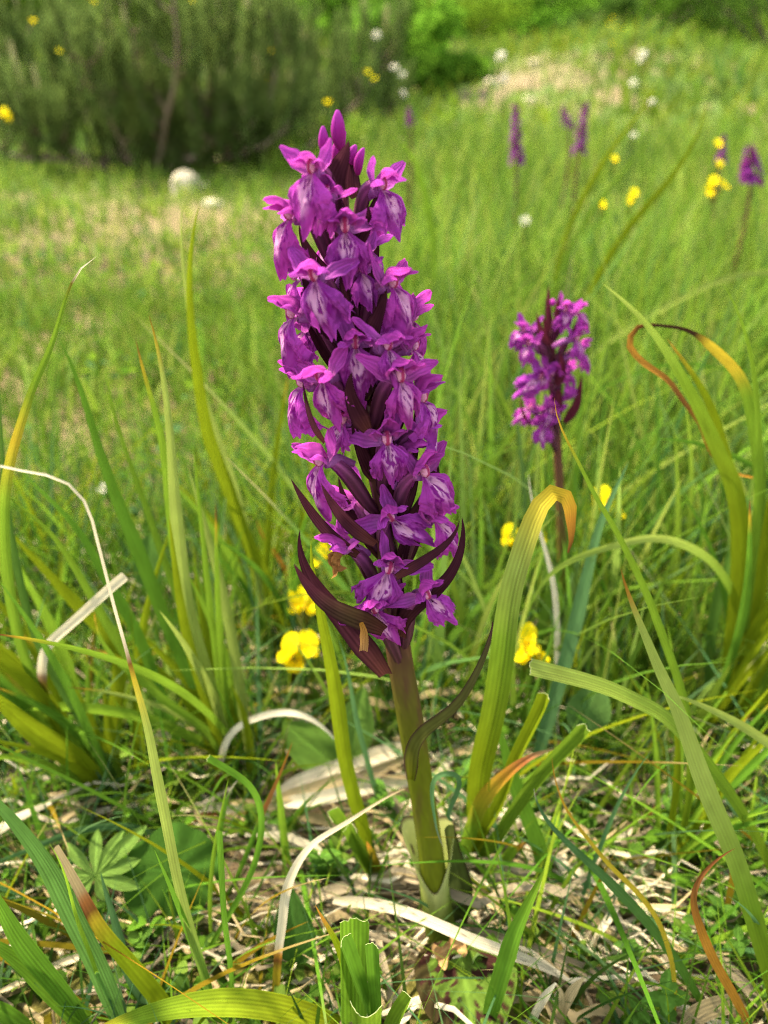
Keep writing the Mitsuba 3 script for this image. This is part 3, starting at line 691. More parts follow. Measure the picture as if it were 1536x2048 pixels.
def second_orchid():
    K = 'small_purple_orchid'
    tag(K, 'small purple orchid with few flowers on a thin brown stem, right of the tallest', 'orchid')
    Y = 0.275
    ypx = np.array([1352, 1250, 1100, 950, 880, 800, 700, 640, 600]); xpx = np.array([1134, 1131, 1125, 1118, 1114, 1109, 1103, 1099, 1096])
    SPs = np.array([at(a, b, Y + 0.006 * (1352 - b) / 750) for a, b in zip(xpx, ypx)])
    SPs[0] = atg(1134, 1352)
    tt = np.linspace(0, 1, 60)
    tz = np.concatenate([[0], np.cumsum(np.linalg.norm(np.diff(SPs, axis=0), axis=1))]); tz /= tz[-1]
    P = CubicSpline(tz, SPs)(tt); R = np.array([px2m(w, p) for w, p in zip(np.interp(tt, tz, [12, 11, 10, 9, 8.5, 9, 8, 7, 4]), P)])
    vf = tube_mesh(P, R, 14, 0.03)
    ta = np.concatenate([np.repeat(tt, 14), [0, 1]])
    put(K + '__stem', vf, stops(ta, [(0, STEM_G * 0.9), (0.25, STEM_G * 0.8), (0.5, np.array([0.13, 0.075, 0.03])), (0.7, np.array([0.10, 0.03, 0.03])), (1, np.array([0.10, 0.018, 0.035]))]), 'stem_material')
    stem_at = lambda py: np.array([np.interp(py, ypx[::-1], SPs[::-1, k]) for k in range(3)])
    FL = [((1128, 622), (1126, 662), 10, (70, 20)), ((1150, 628), (1172, 655), 60, (60, 20)), ((1050, 664), (1022, 690), -55, (40, 70)), ((1060, 690), (1052, 716), -40, (10, 50)),
          ((1150, 680), (1156, 722), 42, (60, 20)), ((1160, 705), (1172, 738), 75, None), ((1080, 756), (1036, 790), -25, (50, 80)), ((1098, 750), (1060, 775), -8, (40, 60)),
          ((1100, 825), (1082, 860), 2, (60, 30)), ((1062, 820), (1040, 838), -55, None), ((1085, 850), (1086, 892), -14, (10, 30)), ((1130, 745), (1142, 770), 110, None), ((1118, 800), (1150, 785), 60, None)]
    for i, (th, tip, az, ang) in enumerate(FL):
        g = RNG(700 + i); a = math.radians(az)
        sp = stem_at(th[1]); dx = (at(*th, sp[1]) - sp)[0]
        r = np.clip(abs(dx) / max(abs(math.sin(a)), 0.35), 0.0065, 0.0125) if abs(az) > 15 else 0.0085
        O = at(*th, sp[1] - r * math.cos(a)); tp = at(*tip, O[1] - 0.002 * math.cos(a))
        face = norm([math.sin(a), -math.cos(a), -0.05])
        orchid_flower(numbered(K + '__flower'), O, tp, face, stem_at(th[1] + 55), g, s=0.80, angles=ang)
    for j, (pts, w, dy) in enumerate([([(1100, 660), (1096, 620), (1098, 570)], 15, 0), ([(1112, 640), (1116, 610), (1122, 583)], 14, -0.002), ([(1098, 690), (1082, 662), (1074, 625)], 18, -0.003),
                                      ([(1096, 690), (1092, 660), (1086, 632)], 16, 0.002), ([(1128, 845), (1156, 800), (1164, 750)], 24, 0.001), ([(1112, 770), (1124, 735), (1120, 706)], 26, -0.003),
                                      ([(1062, 850), (1044, 820), (1040, 792)], 9, -0.004), ([(1122, 690), (1144, 668), (1152, 640)], 14, 0), ([(1098, 760), (1074, 744), (1068, 722)], 12, 0.003), ([(1116, 780), (1120, 810), (1124, 830)], 20, -0.004)]):
        Pw = [at(a, b, Y + dy - 0.002) for a, b in pts]
        bract(numbered(K + '__bract'), Pw, px2m(w, Pw[0]), RNG(950 + j), n=16, col=[(0, np.array([0.10, 0.02, 0.035])), (1, np.array([0.13, 0.022, 0.045]))])
    Pb, t = spline([at(1106, 612, Y), at(1105, 602, Y), at(1104, 597, Y)], 8)
    put(K + '__bud', tube_mesh(Pb, 0.0012 * np.sin(np.pi * (0.1 + 0.85 * t)), 8), MAGENTA, 'petal_material')
second_orchid()

# ------------------------------------------------------------------ strap leaves, tuft by tuft
def tuft(name, label, leaves, cat='grass tuft', group=None):
    key = numbered(name)
    tag(key, label, cat, group)
    for pts, w, col, kw in leaves:
        blade(numbered(key + '__leaf'), pts, w, col, **kw)
    return key

def single(name, label, pts, w, col, cat='grass blade', group=None, **kw):
    key = numbered(name)
    blade(key, pts, w, col, **kw)
    tag(key, label, cat, group)
    return key

def tipped(c, at_=0.93, tip=BROWN, base=None):
    return [(0, (c if base is None else base) * 0.85), (0.4, c), (at_ - 0.06, c * 1.05), (at_, YELLOW * 0.8), (at_ + 0.03, tip), (1, tip)]

TIP = lambda c: tipped(c)
tuft('grass_tuft', 'tall grass tuft left of the tallest orchid with two upright pale brown tipped blades', [
    ([(470, 1562), (448, 1478), (414, 1350), (375, 1212), (359, 1095), (348, 966), (328, 763), (297, 627)], 28, tipped(PALE * 0.85, 0.965, BROWN, OLIVE), dict(dy=-0.012, roll=15, fold=0.35)),
    ([(478, 1565), (449, 1478), (390, 1290), (359, 1154), (336, 986), (324, 888), (297, 779), (271, 677)], 26, tipped(FRESH, 0.955, BROWN, OLIVE), dict(dy=0.0, roll=-25, fold=0.45)),
    ([(482, 1548), (414, 1416), (367, 1322), (324, 1224), (281, 1111), (234, 998), (187, 861), (152, 752), (111, 666)], 28, GREEN, dict(dy=0.015, roll=20)),
    ([(455, 1525), (371, 1236), (336, 1142), (297, 1029), (258, 920), (226, 818), (209, 732)], 15, FRESH * 0.9, dict(dy=0.03, roll=-10)),
    ([(474, 1568), (445, 1500), (405, 1380), (372, 1260), (350, 1130), (338, 1030)], 24, OLIVE, dict(dy=-0.02, roll=30)),
    ([(464, 1566), (430, 1478), (352, 1420), (289, 1357), (234, 1279), (188, 1201), (145, 1127), (102, 1067), (51, 1021), (-6, 975)], 20, FRESH * 0.85, dict(dy=-0.01, roll=28, fold=0.5)),
    ([(474, 1572), (432, 1490), (410, 1459), (344, 1412), (281, 1361), (234, 1322), (199, 1271), (189, 1222)], 15, tipped(FRESH, 0.95, OCHRE), dict(dy=-0.012)),
    ([(500, 1560), (470, 1440), (430, 1330), (398, 1200), (388, 1090)], 18, OLIVE, dict(dy=0.03, roll=-20)),
    ([(380, 1570), (355, 1486), (320, 1388), (285, 1291), (250, 1220), (207, 1150), (172, 1084), (129, 1029), (78, 978), (35, 933)], 22, GREEN * 1.15, dict(dy=0.02, roll=-18)),
    ([(490, 1580), (500, 1500), (488, 1430), (462, 1370)], 16, OLIVE * 0.9, dict(dy=-0.01))])
tuft('grass_tuft', 'tuft at the left edge with thick bases and a dry white folded blade', [
    ([(252, 1600), (195, 1560), (148, 1514), (80, 1470), (20, 1420), (-50, 1365)], 46, OLIVE * 1.1, dict(dy=-0.02, roll=20, fold=0.35)),
    ([(245, 1595), (190, 1540), (145, 1500), (90, 1447), (39, 1404), (0, 1361), (-60, 1300)], 40, FRESH * 0.75, dict(dy=-0.005, roll=-15)),
    ([(238, 1596), (165, 1540), (129, 1478), (94, 1408), (84, 1340), (94, 1295), (126, 1262), (164, 1228), (205, 1190), (250, 1152)], 18, [(0, OLIVE * 0.8), (0.46, OLIVE), (0.53, BROWN), (0.565, WHITE), (1, WHITE * 1.05)], dict(dy=-0.005, prof='cut', roll=10, fold=0.3)),
    ([(225, 1590), (150, 1530), (100, 1440), (60, 1340), (39, 1275), (20, 1181), (8, 1056), (12, 978), (23, 916), (47, 834), (70, 767), (98, 705), (125, 619), (156, 545), (193, 513)], 24, [(0, OLIVE * 0.8), (0.3, FRESH * 0.9), (0.62, FRESH * 1.2), (0.72, YELLOW), (0.80, FRESH), (0.93, FRESH), (0.965, BROWN), (0.975, WHITE), (1, WHITE)], dict(dy=-0.02, roll=30, fold=0.4)),
    ([(240, 1590), (190, 1490), (160, 1410), (273, 1322), (219, 1275), (168, 1224), (117, 1170), (70, 1119), (23, 1064)][0:1] + [(215, 1480), (235, 1380), (225, 1285), (168, 1224), (117, 1170), (70, 1119), (10, 1050)], 30, OLIVE * 0.95, dict(dy=0.03, roll=-20)),
    ([(246, 1598), (185, 1530), (102, 1466), (78, 1420), (39, 1365), (0, 1314), (-40, 1250)], 30, [(0, OLIVE * 0.8), (0.6, FRESH * 0.8), (0.8, YELLOW * 0.6), (1, FRESH * 0.7)], dict(dy=0.01, roll=24)),
    ([(230, 1590), (129, 1546), (59, 1522), (0, 1514), (-60, 1525)], 22, FRESH * 0.95, dict(dy=-0.025, roll=-30)),
    ([(250, 1600), (200, 1500), (130, 1390), (70, 1270), (40, 1160), (18, 1040), (4, 900), (-2, 745)], 20, DEEP * 1.5, dict(dy=0.0, roll=40))])
def extra_leaves(key, base_px, n, hlo, hhi, lean, seed, cols, wlo=10, whi=20, dy=0.02):
    """Further leaves fanning out of a tuft's foot."""
    g = RNG(seed)
    for i in range(n):
        bx, by = base_px[0] + g.normal(0, 28), base_px[1] + g.normal(0, 12)
        b = atg(bx, by); h = g.uniform(hlo, hhi); a = lean + g.normal(0, 0.45); dirv = np.array([math.sin(a), g.normal(0, 0.35), 0])
        tip = b + np.array([0, 0, h]) * math.cos(min(abs(a), 1.2)) + dirv * h * 0.75
        mid = b * 0.5 + tip * 0.5 + np.array([-dirv[0] * 0.10 * h, 0, 0.10 * h])
        P, t = spline([b - [0, 0, 0.003], b * 0.78 + mid * 0.22 * 0 + mid * 0.22, mid, tip * 0.7 + mid * 0.3 + [0, 0, 0.02 * h], tip], 30)
        w = px2m(g.uniform(wlo, whi), b) * wprof(t, 'strap')
        c = cols[int(g.integers(0, len(cols)))]
        table = tipped(c) if g.random() < 0.35 else [(0, c * 0.85), (0.5, c), (1, c * 1.15)]
        vf, cc, _ = leaf_ribbon(P, t, np.maximum(w, 2e-5), stops(t, table), seed * 50 + i, roll=g.uniform(-35, 35), fold=g.uniform(0.25, 0.55), speck=0.015)
        put(numbered(key + '__leaf'), vf, cc, 'leaf_material')
extra_leaves('grass_tuft', (470, 1555), 12, 0.06, 0.14, -0.35, 301, [FRESH, GREEN, OLIVE, PALE * 0.8])
extra_leaves('grass_tuft_001', (225, 1590), 16, 0.05, 0.13, -0.45, 302, [FRESH, OLIVE, GREEN, OLIVE], 12, 24)
extra_leaves('grass_tuft_002', (560, 1320), 10, 0.06, 0.13, -0.2, 303, [FRESH, OLIVE, GREEN])
single('sedge', 'long pale green blade with a curling thread thin white tip, leaning left', [(440, 2046), (410, 1956), (375, 1839), (355, 1760), (332, 1643), (309, 1526), (293, 1447), (270, 1365), (250, 1291), (227, 1209), (207, 1130), (191, 1068), (172, 1009), (145, 974), (78, 947), (0, 932)], 21,
       [(0, GREEN * 1.3), (0.3, PALE * 0.8), (0.60, PALE * 0.9), (0.68, YELLOW), (0.70, BROWN), (0.73, WHITE), (1, WHITE)], dy=0.005, prof=lambda t: np.interp(t, [0, 0.1, 0.5, 0.66, 0.72, 1], [0.7, 1, 1, 0.5, 0.28, 0.2]), roll=-12, fold=0.3)
tuft('grass_tuft', 'olive tuft of tall blurred blades left of the orchid, behind the pale ones', [
    ([(570, 1330), (543, 1175), (523, 1134), (469, 1010), (461, 986), (422, 888), (398, 771), (385, 673), (381, 517), (400, 404)], 25, OLIVE * 1.1, dict(dy=-0.03, roll=15)),
    ([(548, 1330), (510, 1130), (441, 888), (395, 750), (377, 620), (367, 537), (365, 400)], 14, PALE * 0.8, dict(dy=-0.02)),
    ([(580, 1320), (530, 1180), (480, 1060), (440, 960), (410, 860)], 18, OLIVE, dict(dy=0.02)),
    ([(560, 1320), (475, 1180), (430, 1080), (395, 1000), (360, 930)], 18, FRESH * 0.9, dict(dy=0.0, roll=30)),
    ([(560, 1310), (545, 1180), (530, 1090), (500, 1000), (470, 930)], 14, FRESH, dict(dy=0.04)),
    ([(575, 1320), (590, 1200), (560, 1120), (520, 1060), (515, 1020)], 10, OCHRE * 0.6, dict(dy=0.03))])

# the blades in front, at the lower left
single('sedge', 'broad ribbed green blade crossing the lower left corner, longest there', [(262, 2095), (234, 2026), (188, 1917), (145, 1831), (102, 1745), (51, 1671), (0, 1612), (-90, 1530)], 42, BLUISH * 0.6 + GREEN * 0.7, dy=0.004, roll=12, fold=0.3, ribs=0.22, nu=15, speck=0.03)
single('sedge', 'yellowish green blade with a torn brown dry tip, lower left', [(350, 2070), (328, 2014), (289, 1964), (242, 1909), (203, 1862), (168, 1800), (137, 1741), (111, 1694)], 36, [(0, OLIVE), (0.5, OLIVE * 1.3), (0.66, YELLOW * 0.7), (0.70, BROWN), (0.76, BROWN * 2), (0.80, STRAW * 0.8), (1, STRAW * 0.9)], dy=0.0, prof=lambda t: np.interp(t, [0, 0.3, 0.7, 1], [1, 1, 0.7, 0.35]), roll=-15, fold=0.4, speck=0.05, cut_rim=False)
single('sedge', 'broad yellow green blade arching along the bottom edge', [(770, 2150), (700, 2075), (586, 2024), (449, 2005), (336, 2018), (228, 2050), (140, 2090)], 50, [(0, OLIVE), (0.4, OLIVE * 1.2 + YELLOW * 0.12), (0.8, FRESH), (0.93, YELLOW), (1, BROWN)], y0=0.118, dy=-0.006, roll=-5, fold=0.25, ribs=0.2, nu=15, speck=0.07)
single('sedge', 'green blade with a dark nick in the lower left corner', [(190, 2090), (164, 2046), (137, 2003), (90, 1944), (39, 1878), (0, 1811), (-60, 1730)], 38, GREEN * 1.15, dy=0.0, roll=22, ribs=0.2, nu=13)
single('sedge', 'wide soft green blade running off the left edge, lowest of its neighbours', [(200, 2080), (172, 2048), (117, 1995), (59, 1940), (0, 1897), (-60, 1860)], 44, GREEN * 1.1 + OLIVE * 0.2, dy=-0.004, roll=-20, ribs=0.15, nu=13)
single('sedge', 'green blade in the bottom left corner of the picture', [(70, 2080), (39, 2050), (0, 2022), (-60, 1985)], 34, GREEN, dy=-0.004, ribs=0.15)
single('sedge', 'thread thin yellow green blade beside the broad ribbed one', [(236, 2060), (203, 1975), (176, 1897), (152, 1831), (133, 1760), (98, 1686)], 8, FRESH * 1.3, dy=-0.012)
single('sedge', 'bluish green pointed blade behind the torn brown tipped one', [(312, 2040), (297, 2014), (258, 1948), (238, 1870), (219, 1807), (201, 1743)], 21, BLUISH * 1.1, dy=0.004, roll=25)
single('sedge', 'arching bluish green blade over the palmate leaf', [(345, 1700), (324, 1676), (289, 1661), (219, 1652), (137, 1667), (59, 1698), (0, 1722), (-40, 1745)], 16, BLUISH * 1.1, dy=-0.02, roll=30)
single('sedge', 'slender green blade crossing the round leaf', [(440, 2020), (426, 1990), (395, 1917), (367, 1839), (340, 1772), (309, 1700)], 13, GREEN * 1.3, dy=-0.006)
single('sedge', 'hooked green stalk with a cut end, bent over to the left', [(405, 1925), (434, 1870), (469, 1811), (504, 1741), (520, 1682), (520, 1616), (500, 1573), (461, 1542), (416, 1516)], 12, GREEN * 1.25, dy=-0.008, prof='cut', cut_rim=True)
single('sedge', 'thin upright green stem with a nodding pale tip near the hooked stalk', [(440, 1720), (441, 1667), (453, 1604), (466, 1572), (476, 1560)], 8, [(0, GREEN), (0.8, GREEN * 1.2), (0.9, WHITE * 0.8), (1, WHITE)], y0=0.168, dy=-0.004)
single('sedge', 'thin straight green stalk, left one of two by the hooked stalk', [(424, 1890), (420, 1800), (426, 1721), (441, 1635), (457, 1556)], 9, FRESH, dy=-0.010)
single('sedge', 'thin straight green stalk, right one of two by the hooked stalk', [(474, 2020), (469, 2003), (461, 1936), (449, 1839), (443, 1741), (438, 1662)], 11, GREEN * 1.2, dy=-0.012, prof='cut')
single('sedge', 'thin green blade with a long brown tip pointing up right', [(448, 1800), (480, 1740), (500, 1690), (527, 1624), (559, 1550), (586, 1481)], 10, [(0, GREEN), (0.5, GREEN * 1.2), (0.62, BROWN * 2), (1, OCHRE * 0.6)], dy=-0.006)
single('sedge', 'short bright yellow green blade left of the straw fan', [(582, 1750), (570, 1682), (559, 1596), (551, 1520)], 14, FRESH * 1.2, dy=-0.005)
single('sedge', 'half dead blade, yellow green below and white above a rusty band', [(548, 2062), (551, 2010), (554, 1955), (559, 1895), (565, 1851), (570, 1804), (581, 1763), (600, 1725), (630, 1690), (677, 1660), (740, 1620), (809, 1583)], 19,
       [(0, YELLOW * 0.55), (0.22, YELLOW * 0.8), (0.255, BROWN), (0.285, OCHRE), (0.31, WHITE), (0.7, WHITE), (1, STRAW)], dy=0.026, prof=lambda t: np.interp(t, [0, 0.3, 0.5, 0.7, 1], [0.8, 0.9, 1.05, 0.6, 0.12]), mat='leaf_material', speck=0.03, lift=0.001)

# tufts at the middle and right
tuft('cut_grass_tuft', 'tuft with one tall olive blade and two short cut rolled stubs', [
    ([(757, 1752), (740, 1700), (718, 1625), (693, 1529), (674, 1397), (660, 1318), (644, 1241), (628, 1160), (622, 1080)], 31, OLIVE * 1.25, dict(dy=-0.012, roll=8, fold=0.4)),
    ([(752, 1752), (737, 1731), (704, 1681), (663, 1627)], 30, FRESH * 0.9, dict(dy=-0.012, prof='cut', fold=1.1, roll=-35, cut_rim=True)),
    ([(756, 1756), (735, 1725), (716, 1690), (701, 1655)], 26, FRESH * 0.85, dict(dy=-0.014, prof='cut', fold=1.4, roll=20, cut_rim=True)),
    ([(762, 1758), (752, 1730), (733, 1682)], 18, tipped(YELLOW * 0.5, 0.8, OCHRE), dict(dy=-0.010))])
tuft('cut_grass_tuft', 'tuft of squarely cut green blades standing at the bottom edge', [
    ([(712, 2100), (709, 2040), (709, 1968), (709, 1900), (709, 1840)], 54, GREEN * 1.2 + OLIVE * 0.3, dict(dy=-0.002, prof='cut', fold=0.35, roll=5, cut_rim=True, ribs=0.2, nu=15)),
    ([(755, 2090), (742, 2023), (726, 1982), (707, 1927), (689, 1879)], 28, GREEN * 1.1, dict(dy=-0.012, prof='cut', roll=-30, fold=0.6, cut_rim=True, nu=11)),
    ([(752, 2100), (753, 2010), (749, 1955), (745, 1890)], 26, GREEN * 1.2, dict(dy=-0.010, prof='cut', roll=30, fold=0.5, cut_rim=True, nu=11)),
    ([(738, 2120), (734, 2080), (731, 2020)], 56, FRESH * 0.8, dict(dy=-0.022, prof='cut', fold=-0.75, fexp=2.2, cut_rim=True, nu=15)),
    ([(765, 2105), (784, 2050), (800, 2020), (816, 1998)], 30, FRESH * 0.85, dict(dy=-0.016, prof='cut', fold=0.8, roll=25, cut_rim=True, nu=11)),
    ([(715, 2080), (682, 1908), (669, 1878), (649, 1843), (630, 1809)], 18, tipped(OLIVE * 1.3, 0.85, OCHRE), dict(dy=-0.006))])
tuft('cut_grass_tuft', 'tuft right of the orchid foot with broad bent leaf, rusty leaf and cut stalks', [
    ([(948, 1740), (955, 1640), (960, 1545), (982, 1448), (1000, 1350), (1010, 1271), (1030, 1154), (1057, 1068), (1080, 1013), (1104, 986), (1131, 994), (1141, 1029), (1143, 1068), (1136, 1106)], 50, [(0, OLIVE), (0.35, OLIVE * 1.15), (0.6, FRESH), (0.75, PALE), (0.86, YELLOW), (0.93, OCHRE * 0.7), (1, BROWN)], dict(dy=[-0.004, -0.008, -0.012, -0.016, -0.012, -0.004], roll=8, fold=0.3, nu=13, ribs=0.16, prof=lambda t: np.interp(t, [0, 0.2, 0.55, 0.8, 0.9, 1], [0.75, 1, 1, 0.75, 0.5, 0.05]))),
    ([(930, 1752), (925, 1735), (944, 1651), (967, 1596), (1006, 1553), (1053, 1518), (1112, 1498)], 32, [(0, FRESH * 0.7), (0.35, FRESH), (0.6, YELLOW), (0.75, OCHRE * 1.1), (0.86, np.array([0.42, 0.15, 0.06])), (1, STRAW)], dict(dy=-0.006, roll=-25, fold=0.45, speck=0.04)),
    ([(940, 1748), (948, 1715), (959, 1678), (995, 1612), (1026, 1530), (1065, 1448), (1090, 1390)], 25, OLIVE, dict(dy=-0.004, prof='cut', fold=0.9, roll=15, cut_rim=True)),
    ([(946, 1750), (960, 1720), (995, 1671), (1053, 1585), (1104, 1522), (1155, 1468), (1168, 1453)], 25, FRESH * 0.75, dict(dy=-0.012, prof='cut', fold=0.8, roll=-15, cut_rim=True)),
    ([(985, 1750), (1005, 1728), (1030, 1700), (1052, 1684)], 20, tipped(FRESH, 0.8, OCHRE), dict(dy=-0.012))])
single('sedge', 'light green blade arching over in a wide bow at right', [(1530, 1420), (1510, 1300), (1456, 1166), (1424, 1123), (1366, 1088), (1307, 1076), (1229, 1091), (1155, 1115), (1104, 1146), (1065, 1201), (1045, 1262)], 21, [(0, OLIVE), (0.4, FRESH), (0.7, PALE), (1, FRESH)], y0=0.245, dy=-0.035, roll=30)
single('sedge', 'bluish green upright blade between the bent leaf and the arching blade', [(1058, 1580), (1080, 1498), (1100, 1427), (1131, 1322), (1155, 1232), (1178, 1134), (1205, 1037), (1235, 970), (1258, 921)], 29, BLUISH * 1.15, dy=0.02, roll=10)
single('sedge', 'wide green blade slanting down through the straw right of the stalks', [(1112, 1835), (1100, 1811), (1088, 1737), (1069, 1667), (1041, 1596), (1010, 1499), (975, 1400)], 32, GREEN * 1.1, dy=0.03, roll=20)
single('sedge', 'long narrow yellow green blade passing in front of the small orchid', [(1345, 1735), (1370, 1643), (1381, 1565), (1381, 1499), (1370, 1408), (1350, 1338), (1323, 1263), (1295, 1189), (1264, 1123), (1225, 1048), (1186, 982), (1155, 920), (1116, 838), (1108, 795)], 18, tipped(FRESH, 0.95, OCHRE, OLIVE), dy=-0.01, roll=20, fold=0.5, speck=0.02)
single('sedge', 'pale broad blade running up from the right bottom edge to a point', [(1560, 2060), (1536, 1936), (1514, 1858), (1491, 1780), (1463, 1698), (1428, 1616), (1393, 1526), (1350, 1408), (1319, 1341), (1288, 1267), (1260, 1197), (1241, 1136)], 38, [(0, OLIVE), (0.3, FRESH), (0.6, PALE), (0.9, PALE * 0.9), (0.96, OCHRE * 0.7), (1, OCHRE * 0.6)], dy=0.03, roll=-10, fold=0.35, nu=13)
single('sedge', 'green blade bent over to the left with a torn cut end', [(1600, 1900), (1536, 1721), (1502, 1655), (1463, 1593), (1416, 1530), (1373, 1478), (1327, 1432), (1268, 1400), (1229, 1382), (1151, 1357), (1061, 1334)], 27, [(0, OLIVE), (0.5, FRESH * 0.8), (0.62, FRESH), (1, PALE * 0.8)], y0=0.158, dy=-0.004, prof=lambda t: np.interp(t, [0, 0.4, 0.6, 1], [0.7, 0.8, 1, 1.15]), roll=-20, cut_rim=True, ribs=0.22, nu=13)
single('sedge', 'pale narrow blade leaving the right edge above the bent cut one', [(1640, 1570), (1536, 1486), (1483, 1451), (1424, 1420), (1366, 1396), (1335, 1387)], 19, PALE * 0.9, y0=0.165, dy=-0.004, roll=20)
tuft('grass_tuft', 'big tuft at the right edge whose one leaf is bent and withered dark brown', [
    ([(1424, 1478), (1436, 1408), (1459, 1322), (1475, 1232), (1483, 1134), (1479, 1037), (1463, 959), (1440, 908), (1405, 830), (1374, 771), (1335, 705), (1295, 650), (1249, 603), (1202, 565)], 34, [(0, OLIVE), (0.5, OLIVE * 1.1), (0.8, FRESH * 1.1), (1, PALE)], dict(dy=-0.01, roll=15, nu=13)),
    ([(1450, 1480), (1490, 1300), (1516, 1100), (1520, 950), (1508, 850), (1479, 752), (1428, 697), (1374, 660), (1311, 650), (1276, 654), (1258, 689), (1264, 702), (1295, 732), (1334, 759), (1366, 802), (1401, 853), (1416, 896), (1444, 931), (1506, 955)], 26, [(0, OLIVE), (0.42, FRESH * 0.8), (0.58, FRESH), (0.62, YELLOW), (0.665, YELLOW), (0.68, DARK), (0.735, DARK), (0.75, BROWN), (0.78, OCHRE), (0.86, BROWN * 1.5), (0.92, OCHRE * 0.8), (1, OCHRE)], dict(y0=0.25, dy=-0.02, roll=30, n=90, fold=0.4, prof=lambda t: np.interp(t, [0, 0.2, 0.55, 0.66, 0.69, 0.735, 0.77, 0.9, 1], [0.7, 1, 0.95, 0.7, 0.3, 0.2, 0.5, 0.35, 0.2]))),
    ([(1440, 1476), (1470, 1200), (1475, 1080), (1467, 986), (1444, 888), (1416, 802), (1377, 736), (1334, 677)], 30, tipped(OLIVE * 1.1, 0.96, OCHRE), dict(dy=0.004, roll=-20)),
    ([(1455, 1478), (1490, 1250), (1512, 1050), (1518, 908), (1514, 810), (1502, 712), (1475, 623), (1444, 563)], 16, FRESH, dict(dy=-0.01)),
    ([(1432, 1480), (1480, 1350), (1514, 1212), (1534, 1056), (1560, 900)], 26, OLIVE * 0.8, dict(dy=0.0)),
    ([(1445, 1482), (1500, 1400), (1560, 1280), (1620, 1150)], 24, OLIVE * 0.8, dict(dy=-0.01)),
    ([(1436, 1478), (1420, 1300), (1440, 1180), (1470, 1080), (1500, 1000)], 20, DEEP * 1.4, dict(dy=0.02))])
tuft('grass_tuft', 'low olive tuft at the right behind the pale broad blade', [
    ([(1330, 1740), (1346, 1698), (1416, 1616), (1448, 1565), (1499, 1512), (1570, 1440)], 22, OLIVE, dict(dy=0.0)),
    ([(1335, 1742), (1380, 1650), (1440, 1590), (1536, 1500), (1600, 1430)], 20, GREEN * 1.1, dict(dy=0.01)),
    ([(1325, 1740), (1350, 1600), (1355, 1500), (1340, 1400)], 14, OLIVE, dict(dy=0.0)),
    ([(1340, 1745), (1400, 1690), (1480, 1640), (1560, 1600)], 16, GREEN, dict(dy=-0.01))])
